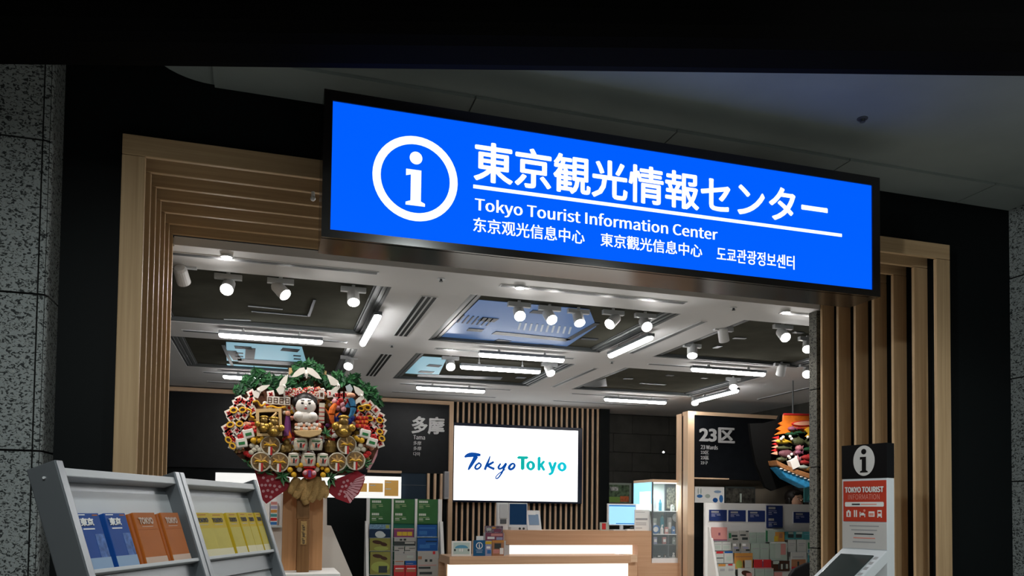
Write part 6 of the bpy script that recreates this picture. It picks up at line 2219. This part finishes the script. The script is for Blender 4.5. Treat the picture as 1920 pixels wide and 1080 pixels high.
for x, y, sx, sz, col in ((520, 405, 60, 20, KGR2), (600, 390, 50, 16, KGR2), (440, 480, 70, 26, SHY), (590, 480, 75, 42, M('ship_olive', (0.05, 0.055, 0.025), 0.5)), (440, 545, 70, 20, M('ship_olive', (0.1, 0.1, 0.05))),
                          (470, 600, 75, 42, M('ship_mauve', (0.13, 0.05, 0.06), 0.5)), (420, 660, 45, 24, M('ship_olive', (0.1, 0.1, 0.05))), (600, 545, 32, 34, SHP), (590, 590, 40, 26, MAROON), (700, 560, 60, 25, KGR2),
                          (730, 500, 50, 40, M('ship_olive', (0.1, 0.1, 0.05))), (690, 640, 70, 30, SHR), (650, 690, 60, 24, SHR), (740, 690, 45, 40, MAROON), (640, 740, 60, 24, SHG), (740, 590, 30, 40, SHG), (800, 600, 60, 50, KGR2), (820, 700, 60, 45, SHR), (580, 660, 30, 40, SHP), (700, 760, 60, 24, KBRZ), (530, 350, 40, 24, MAROON), (600, 350, 40, 14, SHR)):
    m = MB().ball(B(x, y, 0.06), BS, col, (sx, 30, sz * 0.85), 12, 8)
    m.prism(bp_([(x + sx * 0.7, y), (x + sx * 1.25, y - sz * 0.8), (x + sx * 1.1, y), (x + sx * 1.25, y + sz * 0.7)]), YS - 0.075, YS - 0.06, col)
    m.prism(bp_([(x - sx * 0.4, y - sz * 0.6), (x, y - sz * 1.25), (x + sx * 0.3, y - sz * 0.65)]), YS - 0.08, YS - 0.07, col)
    m.build('ship_cargo', sh, smooth=False)
for k, (x, y) in enumerate(((415, 438), (485, 432), (395, 455), (500, 455), (470, 632), (500, 610), (480, 645), (545, 640), (662, 437))):
    MB().ball(B(x, y, 0.11), 0.016, KWH, (1, 1, 1), 8, 6).build('white_bead', sh)
m = MB()
c = B(512, 705, 0.12)
m.obox(c, Vector((0.045, 0, 0.02)), Vector((0, 0.03, 0)), Vector((-0.02, 0, 0.045)), KWH)
m.build('white_parcel', sh)
m = MB()
for k in range(6):
    m.prism(bp_([(372 - k * 3 + 40, 420 + k * 30), (350 - k * 2, 440 + k * 32), (372 - k * 3 + 40, 452 + k * 32)]), YS - 0.04, YS - 0.02, KSAL if k % 2 else KRED)
m.build('side_fringe', sh)
# it hangs from the ceiling on a rod
MB().tube([Vector((B(600, 300).x, YS + 0.04, B(600, 260).z)), Vector((B(600, 300).x, YS + 0.04, CEIL))], 0.008, GREYM, 6).build('hanging_rod', sh)

# small aqua poster right of the person
X0, X1, Z0, Z1 = rectY(1508, 903, 1532, 942, 8.54)
t = thing('aqua_poster', ((X0 + X1) / 2, 8.54, Z0), 'small grey and aqua poster beside the head of the person behind the rack', 'poster')
MB().box(X0, X1, 8.54, 8.555, Z0, Z1, PTEAL).build('sheet', t)
m = MB().prism([(X0 + 0.04, Z0 + 0.03), (X0 + 0.13, Z0 + 0.03), (X0 + 0.13, Z1 - 0.02)], 8.537, 8.54, M('poster_aqua', (0.10, 0.50, 0.48), 0.5))
m.box(X0, X1, 8.537, 8.54, Z0, Z0 + 0.015, SKYP)
m.build('poster_print', t)
MB().tube([((X0 + X1) / 2, 8.565, Z0 + 0.03), ((X0 + X1) / 2, 8.565, 0)], 0.012, GREYM, 8).disc(((X0 + X1) / 2, 8.565, 0.01), (0, 0, 1), 0.07, 0.02, GREYM).build('pole', t)

# ================================================================ person behind the right rack
SKIN = M('skin', (0.68, 0.40, 0.27), 0.5, noise=0.06, nscale=20)
HAIR = M('dark_hair', (0.012, 0.009, 0.008), 0.45)
CLOTH = M('dark_jacket', (0.012, 0.013, 0.018), 0.7)
hp_ = PY(1492, 938, 8.80)
px_, pz_ = hp_.x, hp_.z                         # centre of the head
me = bpy.data.meshes.new('person')
J = [(0, 0.02, 0.92, .15), (0, 0.02, 1.12, .13), (0, 0.02, 1.30, .15), (0, 0.015, 1.40, .085), (0, 0.0, 1.47, .052), (0, -0.005, 1.545, .076), (0, -0.015, 1.60, .092), (0, -0.005, 1.665, .088), (0, 0.0, 1.71, .055),
     (-.17, 0.02, 1.37, .062), (-.215, 0.03, 1.12, .045), (-.22, 0.0, 0.89, .036), (-.22, -0.015, 0.82, .034),
     (.17, 0.02, 1.37, .062), (.215, 0.03, 1.12, .045), (.22, 0.0, 0.89, .036), (.22, -0.015, 0.82, .034),
     (-.09, 0.02, 0.86, .10), (-.10, 0.0, 0.48, .066), (-.10, 0.03, 0.08, .045), (-.10, -0.10, 0.035, .035),
     (.09, 0.02, 0.86, .10), (.10, 0.0, 0.48, .066), (.10, 0.03, 0.08, .045), (.10, -0.10, 0.035, .035)]
ED = [(0, 1), (1, 2), (2, 3), (3, 4), (4, 5), (5, 6), (6, 7), (7, 8), (2, 9), (9, 10), (10, 11), (11, 12), (2, 13), (13, 14), (14, 15), (15, 16), (0, 17), (17, 18), (18, 19), (19, 20), (0, 21), (21, 22), (22, 23), (23, 24)]
base_z = 0.0
S_ = pz_ / 1.612
me.from_pydata([(a * S_, b * S_, c * S_) for a, b, c, r in J], ED, [])
me.materials.append(SKIN)
po = bpy.data.objects.new('person', me)
COL.objects.link(po)
po.location = (px_, 8.80, 0)
tag(po, 'dark haired person standing behind the right leaflet rack, only the head visible', 'person')
sk = po.modifiers.new('skin', 'SKIN')
sk.use_smooth_shade = True
for i, (a, b, c, r) in enumerate(J):
    v = me.skin_vertices[0].data[i]
    v.radius = (r * S_, r * S_ * (1.0 if 4 <= i <= 8 else 0.8))
    v.use_root = (i == 0)
ss = po.modifiers.new('sub', 'SUBSURF')
ss.levels = ss.render_levels = 2


def pw3(x, y, z):
    return Vector((px_ + x * S_, 8.80 + y * S_, z * S_))


m = MB()
m.ball(pw3(0, 0.040, 1.652), 0.118 * S_, HAIR, (0.98, 1.0, 0.95), 18, 12)
m.ball(pw3(-0.094, 0.02, 1.575), 0.055 * S_, HAIR, (0.5, 1.0, 1.6), 12, 8).ball(pw3(0.094, 0.02, 1.575), 0.055 * S_, HAIR, (0.5, 1.0, 1.6), 12, 8)
m.ball(pw3(0, 0.07, 1.56), 0.09 * S_, HAIR, (1.05, 0.6, 1.2), 12, 8)
m.ball(pw3(-0.035, -0.070, 1.700), 0.045 * S_, HAIR, (1.2, 0.6, 0.6), 12, 8).ball(pw3(0.05, -0.065, 1.702), 0.04 * S_, HAIR, (1.1, 0.6, 0.6), 12, 8)
m.build('hair', po, smooth=True)
m = MB()
for s in (-0.034, 0.034):
    m.ball(pw3(s, -0.100, 1.625), 0.011 * S_, KWH, (1.2, 0.6, 0.7), 8, 6)
    m.ball(pw3(s, -0.106, 1.625), 0.006 * S_, KBK, (1, 0.6, 1), 8, 6)
m.build('eyes', po)
m = MB()
for s in (-1, 1):
    m.tube([pw3(s * 0.020, -0.104, 1.643), pw3(s * 0.036, -0.102, 1.648), pw3(s * 0.05, -0.094, 1.643)], 0.0035 * S_, HAIR, 6)
m.build('eyebrows', po)
MB().tube([pw3(0, -0.100, 1.622), pw3(0, -0.116, 1.600), pw3(0, -0.108, 1.590)], [0.007 * S_, 0.011 * S_, 0.006 * S_], SKIN, 8).build('nose', po, smooth=True)
MB().tube([pw3(-0.022, -0.093, 1.566), pw3(0, -0.100, 1.566), pw3(0.022, -0.093, 1.566)], [0.003 * S_, 0.006 * S_, 0.003 * S_], M('lips', (0.42, 0.13, 0.11), 0.4), 8).build('mouth', po)
m = MB()
for s in (-1, 1):
    m.ball(pw3(s * 0.094, 0.0, 1.61), 0.022 * S_, SKIN, (0.4, 0.7, 1.2), 8, 6)
m.build('ears', po)
m = MB().tube([pw3(0, 0.02, 0.86), pw3(0, 0.02, 1.1), pw3(0, 0.02, 1.28), pw3(0, 0.02, 1.39), pw3(0, 0.01, 1.44)], [0.2 * S_, 0.19 * S_, 0.21 * S_, 0.15 * S_, 0.075 * S_], CLOTH, 18, flat=(1.0, 0.72))
for s in (-1, 1):
    m.tube([pw3(s * .15, 0.02, 1.385), pw3(s * .217, 0.03, 1.12), pw3(s * .22, 0.0, 0.885)], [0.075 * S_, 0.062 * S_, 0.048 * S_], CLOTH, 12)
m.build('jacket', po, smooth=True)
m = MB()
for s in (-1, 1):
    m.tube([pw3(s * .09, 0.02, 0.93), pw3(s * .10, 0.0, 0.48), pw3(s * .10, 0.03, 0.09)], [0.125 * S_, 0.088 * S_, 0.07 * S_], CLOTH, 12)
    m.tube([pw3(s * .10, 0.06, 0.04), pw3(s * .10, -0.06, 0.04), pw3(s * .10, -0.16, 0.028)], [0.045 * S_, 0.048 * S_, 0.03 * S_], KBK, 10)
m.build('trousers_and_shoes', po, smooth=True)
for s in (-1, 1):
    m = MB()
    for k in range(4):
        y0 = -0.015 + (k - 1.5) * 0.019
        ln = 0.075 - abs(k - 1.4) * 0.010
        m.tube([pw3(s * .22, y0, 0.805), pw3(s * .222, y0 - 0.003, 0.765), pw3(s * .212, y0 - 0.006, 0.800 - ln)], [0.0095 * S_, 0.009 * S_, 0.007 * S_], SKIN, 6)
    m.tube([pw3(s * .212, -0.04, 0.84), pw3(s * .20, -0.058, 0.81), pw3(s * .197, -0.062, 0.785)], [0.011 * S_, 0.010 * S_, 0.007 * S_], SKIN, 6)
    m.build('fingers', po, smooth=True)

# black chair back in front of the right rack
cy_ = 7.7
X0, X1, Z0, Z1 = rectY(1478, 1056, 1540, 1080, cy_)
cx0 = (X0 + X1) / 2 + 0.04
t = thing('chair', (cx0, cy_, 0), 'black chair with a rounded backrest in front of the right leaflet rack', 'chair')
CB = M('chair_black', (0.008, 0.008, 0.009), 0.6)
prof = [(cx0 - 0.25, 0.52), (cx0 + 0.25, 0.52), (cx0 + 0.24, Z1 - 0.03), (cx0 + 0.17, Z1 + 0.02), (cx0 - 0.02, Z1), (cx0 - 0.17, Z1 - 0.06), (cx0 - 0.235, Z1 - 0.13)]
MB().prism(prof, cy_, cy_ + 0.05, CB).build('backrest', t, bevel=0.015)
MB().box(cx0 - 0.24, cx0 + 0.24, cy_ + 0.03, cy_ + 0.48, 0.43, 0.48, CB).build('seat', t, bevel=0.02)
MB().box(cx0 - 0.03, cx0 + 0.03, cy_ + 0.0, cy_ + 0.06, 0.40, 0.56, CB).build('back_bracket', t)
for sx in (-0.2, 0.2):
    for yy in (0.06, 0.42):
        MB().tube([(cx0 + sx, cy_ + yy, 0.43), (cx0 + sx * 1.1, cy_ + yy, 0)], 0.014, GREYM, 8).build('leg', t)
